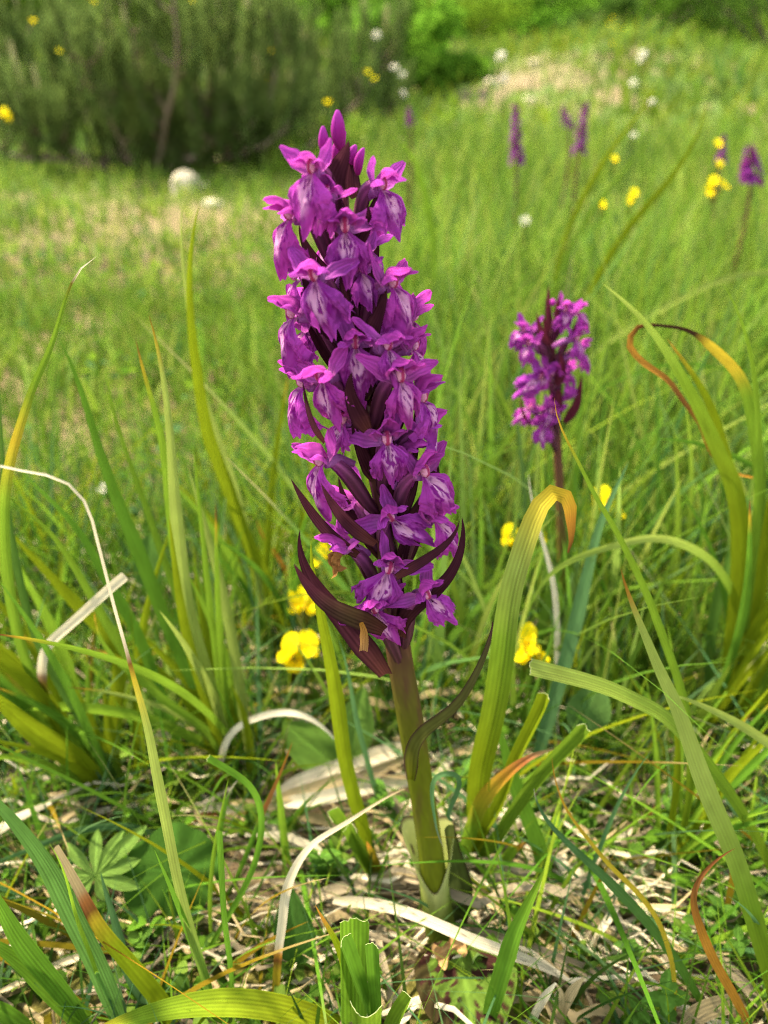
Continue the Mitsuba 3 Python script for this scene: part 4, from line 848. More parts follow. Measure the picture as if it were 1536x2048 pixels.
for pts, w, col, lab, kw in [
    ([(1471 + 50, 2090), (1495, 2042), (1463, 1983), (1424, 1913), (1397, 1846), (1389, 1784), (1416, 1737), (1471, 1696)], 19, [(0, OCHRE * 0.9), (0.6, OCHRE * 0.8), (0.85, BROWN * 1.5), (1, BROWN)], 'rusty orange dead blade curving at the lower right', dict(dy=0.0, fold=0.5)),
    ([(1345, 2080), (1343, 2048), (1344, 1987), (1334, 1925), (1311, 1862), (1268, 1803), (1217, 1753), (1174, 1702), (1131, 1643), (1108, 1585), (1100, 1536)], 10, [(0, YELLOW * 1.1), (0.7, YELLOW * 1.05), (1, OCHRE)], 'golden yellow thin blade winding down at the lower right', dict(dy=0.02, lift=0.004)),
    ([(1420, 2050), (1405, 2022), (1366, 1956), (1327, 1897), (1268, 1827), (1202, 1760), (1131, 1694), (1085, 1640), (1066, 1588)], 20, [(0, GREEN * 1.2), (0.85, BLUISH), (0.96, BLUISH), (1, WHITE)], 'green blade with a white tip beside the golden yellow one', dict(dy=0.015, lift=0.002)),
    ([(1150, 1835), (1155, 1823), (1178, 1753), (1202, 1690), (1229, 1624), (1268, 1550), (1302, 1503)], 9, BLUISH * 1.2, 'thin bluish stalk slanting up right across the straw', dict(dy=0.0)),
    ([(972, 2075), (987, 2003), (1010, 1928), (1034, 1858), (1061, 1800), (1088, 1738)], 36, [(0, GREEN * 1.2), (0.7, GREEN * 1.3), (1, FRESH)], 'pointed bright green blade standing right of the spotted leaf', dict(dy=-0.008, roll=12, fold=0.3, nu=11)),
    ([(842, 1758), (835, 1755), (781, 1746), (731, 1755), (677, 1780), (608, 1810), (556, 1831)], 15, PALE * 0.75, 'light green blade arching out to the left from the foot of the orchid', dict(dy=-0.010, roll=35)),
    ([(905, 1640), (912, 1590), (903, 1548), (874, 1554), (864, 1586), (868, 1627), (876, 1668), (889, 1697)], 10, [(0, BLUISH), (0.8, BLUISH * 1.3), (1, np.array([0.16, 0.17, 0.16]))], 'small bluish blade drooping against the orchid stem', dict(y0=0.150, dy=-0.012)),
    ([(770, 1640), (756, 1597), (729, 1501), (709, 1419), (696, 1345), (677, 1279)], 11, BLUISH * 1.1, 'slim bluish green blade right of the tall olive blade', dict(dy=-0.01)),
    ([(1112, 1500), (1112, 1486), (1114, 1349), (1114, 1252), (1104, 1154), (1080, 1064), (1057, 945)], 11, WHITE, 'bleached white stalk standing beside the small orchid', dict(y0=0.222, dy=0.02, mat='straw_material')),
    ([(1560, 960), (1536, 947), (1483, 920), (1405, 890), (1307, 879)], 11, GREEN * 1.2, 'short green blade reaching in from the right edge', dict(y0=0.26, dy=-0.01)),
    ([(1500, 740), (1436, 736), (1346, 728), (1280, 744), (1209, 775), (1159, 815)], 7, GREEN * 1.2, 'thin arching blade right of the small orchid', dict(y0=0.38, dy=-0.02)),
    ([(1600, 540), (1536, 545), (1444, 560), (1366, 595), (1288, 638), (1209, 690), (1100, 800)], 11, PALE * 0.8, 'blurred pale blade arching across at right', dict(y0=0.50, dy=-0.02)),
    ([(1150, 690), (1175, 600), (1215, 520), (1270, 440), (1330, 370), (1385, 290), (1413, 198)], 14, OLIVE, 'tall olive blade leaning right above the small orchid', dict(y0=0.56, dy=-0.04)),
    ([(1110, 620), (1130, 480), (1180, 370), (1230, 290), (1290, 210), (1320, 140)], 11, OLIVE * 1.1, 'tall thin olive blade left of the leaning one', dict(y0=0.66, dy=-0.04)),
    ([(1090, 640), (1130, 520), (1180, 430), (1240, 350), (1300, 280)], 8, FRESH, 'fine light green blade between the two tall olive ones', dict(y0=0.66, dy=-0.04)),
    ([(870, 560), (860, 440), (845, 370), (815, 300), (775, 270)], 14, FRESH * 1.1, 'blurred curved blade right of the orchid top', dict(y0=0.62, dy=0.0))]:
    single('sedge', lab, pts, w, col, **kw)

extra_leaves('grass_tuft_003', (1440, 1475), 14, 0.06, 0.15, 0.15, 304, [FRESH, OLIVE, GREEN, OLIVE], 12, 22)
extra_leaves('grass_tuft_004', (1335, 1740), 9, 0.04, 0.09, 0.35, 305, [GREEN, OLIVE, FRESH], 9, 16)

# ------------------------------------------------------------------ dead straw one can tell apart
STRAWS = [
    ([(545, 1592), (620, 1560), (700, 1530), (794, 1499), (860, 1478)], 36, WHITE * 0.85, 'broad bleached dead leaf of the fan behind the stem, upper one'),
    ([(548, 1604), (640, 1596), (720, 1578), (800, 1566), (860, 1560)], 26, WHITE * 0.95, 'bleached dead leaf of the fan behind the stem, lower one'),
    ([(540, 1600), (610, 1582), (690, 1556), (780, 1530), (835, 1510)], 24, STRAW, 'tan dead leaf in the middle of the fan behind the stem'),
    ([(900, 1506), (955, 1499), (1020, 1495), (1112, 1490), (1200, 1484), (1284, 1478), (1350, 1478)], 22, STRAW * 1.1, 'long tan dead leaf lying level right of the stem'),
    ([(1050, 1558), (1084, 1561), (1190, 1573), (1250, 1586), (1307, 1600), (1370, 1625)], 12, GREY * 1.2, 'thin grey dead stalk below the long level one'),
    ([(640, 1796), (685, 1802), (759, 1810), (841, 1835), (936, 1876), (1026, 1909), (1100, 1940), (1158, 1973)], 22, WHITE * 0.72, 'black speckled pale dead leaf lying across the foot of the orchid'),
    ([(560, 1830), (620, 1800), (700, 1772), (790, 1768), (850, 1775)], 24, GREY * 1.3, 'grey dead leaf left of the orchid foot under the arching blade'),
    ([(930, 1770), (960, 1795), (1034, 1843), (1100, 1897), (1155, 1914), (1186, 1896), (1194, 1870)], 13, STRAW, 'dead stalk with an upward curled end right of the foot'),
    ([(915, 1762), (1000, 1752), (1092, 1737), (1150, 1718), (1190, 1702), (1268, 1659), (1311, 1612)], 14, [(0, GREY), (0.8, WHITE * 0.9), (0.93, BROWN), (1, BROWN)], 'long dead stalk rising to a dark brown tip at right'),
    ([(915, 1782), (1000, 1780), (1100, 1775), (1186, 1766), (1240, 1750)], 13, STRAW, 'level dead stalk right of the orchid foot'),
    ([(1180, 1895), (1198, 1866), (1229, 1819), (1272, 1757), (1310, 1735), (1348, 1724)], 14, WHITE * 0.9, 'pale dead stalk kinked upward at right'),
    ([(1050, 2070), (1061, 2046), (1085, 2000), (1112, 1966)], 17, WHITE * 0.9, 'split dead stub at the bottom, left fork'),
    ([(1110, 2070), (1117, 2040), (1124, 2010), (1112, 1968)], 13, STRAW, 'split dead stub at the bottom, middle fork'),
    ([(1110, 2065), (1130, 2010), (1150, 1975), (1168, 1956)], 20, STRAW, 'split dead stub at the bottom, broad right fork'),
    ([(390, 1612), (460, 1625), (520, 1638), (600, 1695), (650, 1735), (700, 1770)], 36, WHITE * 0.95, 'broad white dead leaf slanting down left of the stem'),
    ([(460, 1606), (540, 1616), (610, 1632), (690, 1652), (740, 1680)], 20, STRAW * 1.1, 'tan dead leaf just above the broad white slanting one'),
    ([(400, 1660), (450, 1640), (520, 1632), (560, 1650), (600, 1730)], 18, STRAW * 0.8, 'brownish dead leaf arched over the left straw'),
    ([(432, 1600), (438, 1550), (445, 1507), (465, 1465), (525, 1432), (590, 1427), (640, 1450), (668, 1478)], 13, [(0, OCHRE), (0.2, BROWN), (0.35, WHITE), (1, WHITE)], 'white dead blade arching in a bow left of the stem'),
    ([(520, 1396), (545, 1400), (566, 1412), (600, 1440), (625, 1490), (650, 1540)], 9, WHITE * 0.9, 'thin white dead blade crossing the white bow'),
    ([(440, 1630), (434, 1628), (391, 1635), (359, 1671), (344, 1714), (328, 1749), (312, 1796), (289, 1839), (242, 1874), (195, 1897), (109, 1932), (0, 1983), (-40, 2000)], 15, [(0, BROWN), (0.24, BROWN * 1.6), (0.28, WHITE), (0.7, WHITE), (1, STRAW)], 'long dead blade with a brown upper end lying in front of the round leaf'),
    ([(504, 2010), (500, 1940), (520, 1925), (547, 1917), (594, 1903)], 6, STRAW, 'fine bent dead stalk at the bottom left of the cut tuft'),
    ([(585, 1790), (592, 1804), (603, 1854), (630, 1892), (677, 1914)], 7, STRAW * 1.1, 'fine curved dead stalk left of the cut tuft'),
    ([(950, 1225), (945, 1236), (895, 1302), (863, 1364), (835, 1411), (810, 1450)], 17, STRAW * 1.1, 'dead stalk leaning behind the orchid stem to upper right'),
    ([(1360, 2062), (1405, 2024), (1456, 2008), (1502, 2012), (1550, 2035)], 34, STRAW * 0.8, 'broad tan dead leaf arching at the bottom right corner'),
    ([(940, 1690), (990, 1655), (1020, 1652), (1050, 1668), (1066, 1700)], 10, STRAW, 'curved dead stalk right of the rusty leaf'),
    ([(1240, 1800), (1290, 1840), (1330, 1905), (1350, 1960)], 13, GREY * 1.1, 'speckled grey dead stalk beside the golden yellow blade'),
    ([(1110, 1600), (1150, 1650), (1195, 1700), (1230, 1770)], 22, STRAW * 0.9, 'wide dead leaf under the golden yellow blade'),
    ([(1060, 1720), (1110, 1760), (1180, 1830), (1260, 1880)], 12, STRAW * 0.9, 'dead stalk running down right through the litter'),
    ([(940, 1860), (1040, 1890), (1130, 1925), (1240, 1960), (1330, 1975)], 26, GREY * 1.2, 'wide grey dead leaf below the curled stalk'),
    ([(690, 1890), (730, 1940), (760, 2000), (800, 2060)], 14, STRAW * 0.9, 'dead stalk behind the cut tuft'),
    ([(780, 1850), (760, 1900), (775, 1960), (770, 2040)], 15, GREY * 1.2, 'upright grey dead stalk between cut tuft and spotted leaf'),
    ([(540, 1760), (600, 1772), (680, 1800), (760, 1840)], 14, GREY * 1.1, 'grey dead stalk under the half dead blade'),
    ([(70, 1690), (110, 1650), (170, 1610), (230, 1570)], 12, STRAW, 'dead stalk lying by the left tuft'),
    ([(240, 1520), (330, 1470), (400, 1440)], 22, WHITE * 0.8, 'pale dead leaf behind the left tufts'),
    ([(350, 1540), (400, 1500), (440, 1490), (480, 1500)], 22, STRAW, 'tan dead leaf at the foot of the tall grass tuft'),
    ([(0, 1480), (60, 1450), (120, 1430)], 18, STRAW, 'dead stalk at the left edge')]
for pts, w, col, lab in STRAWS:
    n_ = len(STRAWS)
    single('straw', lab, pts, w, col, cat='dead leaf', mat='straw_material', prof='straw', fold=0.35, ribs=0.22, nu=11,
           speck=0.12 if 'speckled' in lab else 0.03, lying=None if any(a in lab for a in ('bow', 'crossing', 'leaning', 'split')) else 0.020 if 'fan' in lab else [0.006, 0.012, 0.021, 0.0265, 0.027, 0.021, 0.013, 0.007] if 'across the foot' in lab else 0.011, roll=-20 + (len(lab) * 7) % 40)

# ------------------------------------------------------------------ single broad leaves and herbs
def outline_leaf(key, O, R, U, N, L, W, col, seed, prof, cup=0.25, bend=0.5, nu=21, nv=25, veins=7, wave=0.04, crenate=0.0, colfn=None, mat='leaf_material'):
    g = RNG(seed); ph = g.uniform(0, 6)
    u, v = np.meshgrid(np.linspace(-1, 1, nu), np.linspace(0, 1, nv))
    w = 0.5 * W * np.maximum(prof(v), 0.01) * (1 + crenate * np.abs(np.sin(v * 34)) * np.abs(u))
    x = u * w
    y = L * v
    z = -bend * L * v * v * 0.5 + cup * np.abs(u) ** 1.4 * w + wave * W * np.sin(u * 4 + v * 9 + ph) * np.abs(u) - 0.02 * W * np.exp(-(u / 0.08) ** 2)
    z = z + 0.012 * W * np.cos((v * L / W - 0.55 * np.abs(u)) * veins * 2 * np.pi) * np.abs(u) ** 0.5
    G = np.stack([x, y, z], -1)
    vein = np.exp(-(u / 0.06) ** 2) + 0.6 * np.clip(np.cos((v * L / W - 0.55 * np.abs(u)) * veins * 2 * np.pi) * 3 - 2.1, 0, 1)
    c = col * (0.75 + 0.5 * meshkit.fbm(np.stack([u * 4, v * 6, u * 0 + seed], -1), 3))[..., None] * (1 + 0.45 * np.clip(vein, 0, 1))[..., None]
    if colfn:
        c = colfn(u, v, c)
    put(key, (placed(G, O, R, U, N), grid_faces(nv, nu)), c.reshape(-1, 3), mat)

OV = lambda v: np.clip(np.sin(np.pi * np.clip(v, 0, 1) ** 0.8), 0, 1) ** 0.7
LAN = lambda v: np.clip(np.sin(np.pi * np.clip(v, 0, 1) ** 1.25), 0, 1) ** 0.8

def axes(p0, p1, n_hint):
    U = norm(p1 - p0); R = norm(np.cross(U, n_hint)); return R, U, norm(np.cross(R, U))

def petiole(key, a, b, r=0.0005, col=GREEN):
    mid = (a + b) / 2 + np.array([0, 0, 0.15 * np.linalg.norm(a - b)])
    P, t = spline([a, mid, b], 10)
    put(key, tube_mesh(P, r, 7), col, 'stem_material')

def spots(seed, brown=True):
    def fn(u, v, c):
        u = -u
        al, ac = v * 1.0 + np.abs(u) * 0.55, np.abs(u) - v * 0.25
        q = np.stack([ac * 7.0 + np.sign(u) * 40, (v - np.abs(u) * 0.33) * 23, u * 0 + seed], -1)
        n = meshkit.noise(q) + 0.20 * (meshkit.noise(q * 2.7) - 0.5)
        k = np.clip((n - 0.52) / 0.05, 0, 1) * np.clip((np.abs(u) - 0.10) / 0.06, 0, 1) * np.clip((0.97 - np.abs(u)) / 0.05, 0, 1)
        if brown:
            b = np.clip((meshkit.fbm(np.stack([u * 2.2, v * 3, u * 0 + 3], -1), 3) - 0.42 - 1.3 * (u + 0.66)) / 0.06, 0, 1)
            k = np.maximum(k, b * 0.85)
        return c * (1 - k[..., None]) + np.array([0.055, 0.024, 0.020]) * k[..., None]
    return fn

def herbs():
    UPN = norm([0, -0.75, 0.65])
    # spotted leaf at the bottom
    k = 'spotted_leaf'; tag(k, 'broad light green leaf with dark brown blotches lying in front of the orchid', 'leaf')
    a, b = at(918, 1885, 0.1385), at(950, 2085, 0.1125)
    R, U, N = axes(a, b, np.array([0, -0.4, 0.9]))
    outline_leaf(k, a, R, U, N, np.linalg.norm(b - a), px2m(195, a), np.array([0.115, 0.20, 0.030]), 3, lambda v: np.clip(np.sin(np.pi * (0.18 + 0.80 * v)), 0, 1) ** 0.6, cup=0.30, bend=0.25, nu=61, nv=71, colfn=spots(5), wave=0.07)
    k = 'spotted_leaf_001'; tag(k, 'folded spotted leaf tip standing up against the speckled pale dead leaf', 'leaf'); USED['spotted_leaf'] = 1
    a, b = at(958, 1925, 0.142), at(944, 1868, 0.138)
    R, U, N = axes(a, b, UPN)
    outline_leaf(k, a, R, U, N, np.linalg.norm(b - a) * 1.1, px2m(52, a), np.array([0.12, 0.20, 0.06]), 4, OV, cup=0.9, bend=-0.6)
    k = 'spotted_leaf_002'; tag(k, 'blurred spotted leaf far behind the bent cut blade', 'leaf'); USED['spotted_leaf'] = 2
    a, b = at(1130, 1335, 0.275), at(1300, 1290, 0.285)
    R, U, N = axes(a, b, np.array([0, -0.6, 0.7]))
    outline_leaf(k, a, R, U, N, np.linalg.norm(b - a), px2m(72, a), np.array([0.12, 0.21, 0.06]), 6, LAN, nu=31, nv=41, colfn=spots(9, False))
    # dry brown scrap on the spotted leaf
    k = 'dry_scrap'; tag(k, 'crumpled light brown dry scrap at the foot of the orchid', 'dry leaf')
    a, b = at(870, 1912, 0.1335), at(925, 1882, 0.1350)
    R, U, N = axes(a, b, UPN)
    outline_leaf(k, a, R, U, N, np.linalg.norm(b - a), px2m(48, a), np.array([0.40, 0.25, 0.11]), 8, lambda v: 0.7 + 0.3 * np.sin(v * 9), wave=0.25, cup=0.5, mat='straw_material')
    # round leaf
    k = 'round_leaf'; tag(k, 'large round dark green leaf with a toothed edge, lower left', 'leaf')
    c = at(345, 1745, 0.158); g = RNG(5)
    N = norm([0.1, -0.72, 0.62]); U = norm(np.array([0, 0.6, 0.8]) - N * (np.array([0, 0.6, 0.8]) @ N)); R = norm(np.cross(U, N))
    th, rr = np.linspace(0, 2 * np.pi, 97), np.linspace(0, 1, 18)
    TH, RR = np.meshgrid(th, rr)
    rad = px2m(88, c) * (1 + 0.05 * np.abs(np.sin(TH * 5.5)) - 0.30 * np.exp(-((TH - 4.4) / 0.16) ** 2) + 0.08 * np.sin(2 * TH + 1) + 0.03 * np.sin(5 * TH))
    z = 0.16 * RR ** 2 * rad * np.sin(TH * 2 + 0.5) + 0.05 * rad * RR ** 2 * np.cos(TH * 9)
    G = np.stack([RR * rad * np.cos(TH), RR * rad * np.sin(TH) * 1.06, z], -1)
    vein = np.clip(np.cos((TH - 4.4) * 4.5) * 6 - 5, 0, 1) * (RR > 0.03)
    col = np.array([0.050, 0.125, 0.018]) * (0.8 + 0.4 * meshkit.fbm(G * 900, 3))[..., None] * (1 + 0.5 * vein)[..., None]
    put(k + '__blade', (placed(G, c, R, U, N), grid_faces(18, 97)), col.reshape(-1, 3), 'leaf_material')
    petiole(k + '__petiole', atg(385, 1850), c - U * 0.002)
    # palmate leaf
    k = 'palmate_leaf'; tag(k, 'light green leaf of narrow fingers like a star at the left', 'leaf')
    c = at(190, 1752, 0.154)
    N = norm([0.05, -0.62, 0.75]); U0 = norm(np.array([0, 0.7, 0.6]) - N * (np.array([0, 0.7, 0.6]) @ N)); R0 = norm(np.cross(U0, N))
    for i, (dx, dy, w) in enumerate([(-85, -5, 26), (-70, -62, 24), (-10, -88, 26), (42, -85, 26), (88, -95, 30), (85, -30, 28), (90, 22, 28), (30, 48, 24), (-95, 30, 20), (-45, 62, 26)]):
        ang = math.atan2(-dy, dx); U = R0 * math.cos(ang) + U0 * math.sin(ang)
        R = norm(np.cross(U, N)); Nn = norm(np.cross(R, U))
        outline_leaf(numbered(k + '__leaflet'), c, R, U, Nn, px2m(math.hypot(dx, dy), c), px2m(w, c), np.array([0.13, 0.23, 0.045]), 30 + i, LAN, nu=7, nv=13, cup=0.4, bend=0.3, veins=3)
    petiole(k + '__petiole', atg(235, 1830), c)
    # ovate leaves behind the stem
    for lab, (ax, ay), (bx, by), w, Y, col, cren in [
        ('oval light green leaf lying behind the straw fan', (672, 1532), (568, 1452), 84, 0.205, np.array([0.11, 0.215, 0.035]), 0.04),
        ('toothed light green leaf standing between the two olive blades', (702, 1512), (722, 1392), 70, 0.208, np.array([0.12, 0.225, 0.04]), 0.10),
        ('pale green leaf behind the cut stalks at right', (1160, 1462), (1200, 1368), 84, 0.215, np.array([0.10, 0.20, 0.05]), 0.05),
        ('dark oval leaf low behind the half dead blade', (600, 1925), (575, 1800), 80, 0.134, np.array([0.05, 0.12, 0.022]), 0.03),
        ('blurred grey green leaf at the right edge', (1440, 1000), (1500, 880), 90, 0.42, np.array([0.12, 0.19, 0.10]), 0.08),
        ('narrow green leaf pointing up between the left tufts', (300, 1180), (292, 1070), 60, 0.27, np.array([0.08, 0.17, 0.03]), 0.02)]:
        a, b = at(ax, ay, Y), at(bx, by, Y + 0.004)
        R, U, N = axes(a, b, UPN)
        key = numbered('broad_leaf'); tag(key, lab, 'leaf')
        outline_leaf(key + '__blade', a, R, U, N, np.linalg.norm(b - a), px2m(w, a), col, len(lab), OV, crenate=cren)
        petiole(key + '__petiole', np.array([a[0] + 0.004, a[1] + 0.004, float(terrain(a[0], a[1])) - 0.001]), a)
    # small leafy sprigs
    for i, (px, py, hpx, lab) in enumerate([(660, 1765, 95, 'small leafy sprig left of the orchid foot'), (1312, 2046, 130, 'leafy sprig at the lower right beside the golden blade'), (1272, 2060, 90, 'low leafy sprig left of the golden blade at the bottom'),
                                            (1405, 1860, 90, 'leafy sprig behind the rusty orange blade'), (1330, 1690, 100, 'leafy sprig behind the pale broad blade'), (1250, 1925, 70, 'small sprig under the golden blade'),
                                            (915, 1590, 80, 'sprig right of the stem above the rusty leaf'), (770, 1640, 90, 'sprig left of the stem behind the olive blade'), (1200, 1480, 60, 'small sprig behind the cut stalks'),
                                            (565, 1680, 60, 'tiny sprig in the left straw'), (80, 1950, 80, 'sprig in the lower left corner behind the blades'), (1450, 1920, 80, 'sprig at the right under the rusty blade tip')]):
        g = RNG(60 + i); b = atg(px, py); h = px2m(hpx, b) * 1.1
        key = numbered('leafy_sprig'); tag(key, lab, 'herb')
        top = b + np.array([g.normal(0, 0.15) * h, -0.2 * h, h])
        P, t = spline([b, b * 0.5 + top * 0.5 + np.array([0.1 * h, 0, 0]), top], 12)
        put(key + '__stem', tube_mesh(P, 0.00045, 6), GREEN * 0.9, 'stem_material')
        for j in range(10):
            f = 0.25 + 0.75 * (j // 2) / 4.0
            o = np.array([np.interp(f, t, P[:, q]) for q in range(3)])
            az = g.uniform(0, 6.28) if j % 2 == 0 else az + math.pi
            d = norm([math.cos(az), math.sin(az), 0.5]); R, U, N = axes(o, o + d, np.array([0, 0, 1.0]))
            outline_leaf(numbered(key + '__leaf'), o, R, U, N, h * 0.34 * g.uniform(0.8, 1.2), h * 0.22, np.array([0.085, 0.19, 0.028]) * g.uniform(0.8, 1.2), 80 + i * 10 + j, OV, nu=7, nv=9, veins=2, bend=0.6)
herbs()

# ------------------------------------------------------------------ yellow and white flowers
GOLD = np.array([0.92, 0.80, 0.012]); 
def pea_blossom(key, O, face, up, s, g):
    face, up = norm(face), norm(up - (np.dot(up, norm(face))) * norm(face))
    R = norm(np.cross(up, face))
    def disc(L, W, cup, bend):
        u, v = np.meshgrid(np.linspace(-1, 1, 11), np.linspace(0, 1, 11))
        w = 0.5 * W * np.clip(np.sin(np.pi * (0.06 + 0.90 * v) ** 0.9), 0, 1) ** 0.5 * (1 - 0.08 * np.exp(-((v - 1) / 0.1) ** 2))
        return np.stack([u * w, L * v - 0.08 * L * np.exp(-(u / 0.2) ** 2) * v, cup * w * u * u + bend * L * v * v + 0.03 * W * np.sin(u * 5 + v * 6)], -1), u, v
    for nm, L, W, cup, bend, U, N, R_ in [('standard', 0.011, 0.0125, 0.15, -0.35, norm(up + 0.1 * face), norm(face - 0.1 * up), R),
                                          ('wing', 0.0085, 0.0085, 0.7, 0.1, norm(face * 0.75 - up * 0.55 + R * 0.22), norm(up + face * 0.5), norm(R - 0.2 * face)),
                                          ('wing', 0.0085, 0.0085, 0.7, 0.1, norm(face * 0.75 - up * 0.55 - R * 0.22), norm(up + face * 0.5), norm(R + 0.2 * face)),
                                          ('keel', 0.0075, 0.0050, 1.2, 0.2, norm(face - up * 0.8), norm(up + face), R)]:
        G, u, v = disc(L * s, W * s, cup, bend)
        c = GOLD * (0.85 + 0.3 * meshkit.noise(np.stack([u * 3, v * 4, u * 0 + O[0] * 900], -1)))[..., None]
        streak = np.clip(np.cos(u * 16) * 2 - 1.4, 0, 1) * np.clip(0.5 - v, 0, 1) * 1.4
        c = c * (1 - streak[..., None]) + np.array([0.55, 0.12, 0.01]) * streak[..., None]
        put(numbered(f'{key}__{nm}'), (placed(G, O, norm(np.cross(U, N)), U, norm(np.cross(norm(np.cross(U, N)), U))), grid_faces(11, 11)), c.reshape(-1, 3), 'petal_material')

def trefoil(lab, heads, Y, g, s=1.0):
    key = numbered('yellow_flower'); tag(key, lab, 'flower')
    c = np.mean([at(a, b, Y) for a, b, *_ in heads], 0)
    ground_ = np.array([c[0] + g.normal(0, 0.006), c[1] + 0.012, float(terrain(c[0], c[1] + 0.012))])
    for (px, py, az, el) in heads:
        O = at(px, py, Y)
        a, e = math.radians(az), math.radians(el)
        face = np.array([math.sin(a) * math.cos(e), -math.cos(a) * math.cos(e), math.sin(e)])
        b = numbered(key + '__blossom')
        pea_blossom(b, O - face * 0.002, face, np.array([0.15 * math.sin(a * 3), 0.25, 1]), s * 0.84, g)
        P, t = spline([O - face * 0.002, c * 0.6 + O * 0.4 - np.array([0, -0.004, 0.008]), c - np.array([0, -0.008, 0.016])], 10)
        put(numbered(b + '__calyx'), tube_mesh(P, 0.0007 + 0.0008 * (1 - t), 7), np.array([0.22, 0.20, 0.03]), 'stem_material')
    P, t = spline([c - np.array([0, -0.008, 0.016]), (c + ground_) / 2 + np.array([0.004, 0.004, 0]), ground_], 12)
    put(key + '__stalk', tube_mesh(P, 0.0007, 7), GREEN, 'stem_material')

g_ = RNG(44)
for lab, heads, Y, s in [
    ('pair of yellow pea flowers left of the orchid, beside the tall olive blade', [(594, 1212, -10, 25), (618, 1214, 45, 20)], 0.262, 0.82),
    ('yellow pea flowers lower left of the orchid, below the upper pair', [(575, 1308, -35, 20), (618, 1300, 25, 35), (590, 1325, 0, 10)], 0.240, 0.85),
    ('yellow flower half hidden behind the withered orchid flower', [(660, 1100, 0, 20), (640, 1120, -40, 10)], 0.30, 0.75),
    ('yellow pea flower right of the broad bent leaf, above its cut neighbour', [(1060, 1290, 30, 10), (1078, 1312, 70, 20), (1050, 1308, -50, 10)], 0.245, 0.85),
    ('yellow flower left of the broad bent leaf tip', [(1018, 1078, -30, 20), (1030, 1085, 20, 20)], 0.31, 0.75),
    ('small yellow flower behind the bend of the broad leaf', [(1088, 1080, 40, 15)], 0.32, 0.6),
    ('yellow flower with upright petals right below the small orchid', [(1205, 1005, -20, 25), (1232, 1025, 60, 20), (1202, 1025, -40, 10)], 0.33, 0.9),
    ('blurred pair of yellow flowers at the right below the purple spike', [(1428, 366, -20, 20), (1450, 372, 40, 20), (1420, 385, -10, 0)], 0.80, 0.85),
    ('blurred yellow and orange flower left of the right hand pair', [(1270, 388, 0, 20), (1262, 402, -30, 0)], 0.75, 0.65),
    ('blurred yellow flower dot left of the orange one', [(1205, 411, 10, 20)], 0.75, 0.7),
    ('blurred yellow flower in front of the faint purple spike at right', [(1438, 290, 0, 20)], 0.95, 0.8),
    ('blurred yellow flower just below the faint purple spike at right', [(1440, 330, 0, 20)], 0.95, 0.75),
    ('small yellow flower right of the background spike pair', [(1230, 320, 0, 20)], 1.0, 0.7),
    ('yellow flower at the far left edge', [(6, 228, 0, 20), (14, 236, 40, 10)], 1.7, 1.5)]:
    trefoil(lab, heads, Y, g_, s)

def dot_flower(name, cat, label, group, p, r, col, stalk, petals=5, seed=0):
    """A small open flower far off: cupped petals in one head, on its stalk."""
    key = numbered(name); tag(key, label, cat, group)
    g = RNG(seed); parts = []
    for i in range(petals):
        a = 2 * np.pi * i / petals + g.uniform(0, 0.4)
        d = np.array([math.cos(a), math.sin(a) * 0.9, 0.55]); d = norm(d); sdir = norm(np.cross(d, [0, 0, 1])); nn = norm(np.cross(sdir, d))
        rows = np.array([[-0.15, 0, 0], [0.15, 0, 0], [-0.5, 0.55, 0.1], [0.5, 0.55, 0.1], [-0.32, 1, 0.32], [0.32, 1, 0.32]]) * r
        v = p + rows[:, :1] * sdir + rows[:, 1:2] * d + rows[:, 2:] * nn
        parts.append(((v, grid_faces(3, 2)), col * g.uniform(0.85, 1.15)))
    put(key + '__head', *join(parts), 'petal_material')
    f = np.array([p[0], p[1] + 0.01, float(terrain(p[0], p[1] + 0.01)) - 0.01])
    P, t = spline([p, (p + f) / 2 + np.array([0.005, 0, 0]), f], 6)
    put(key + '__stalk', tube_mesh(P, stalk, 5), GREEN * 0.8, 'stem_material')

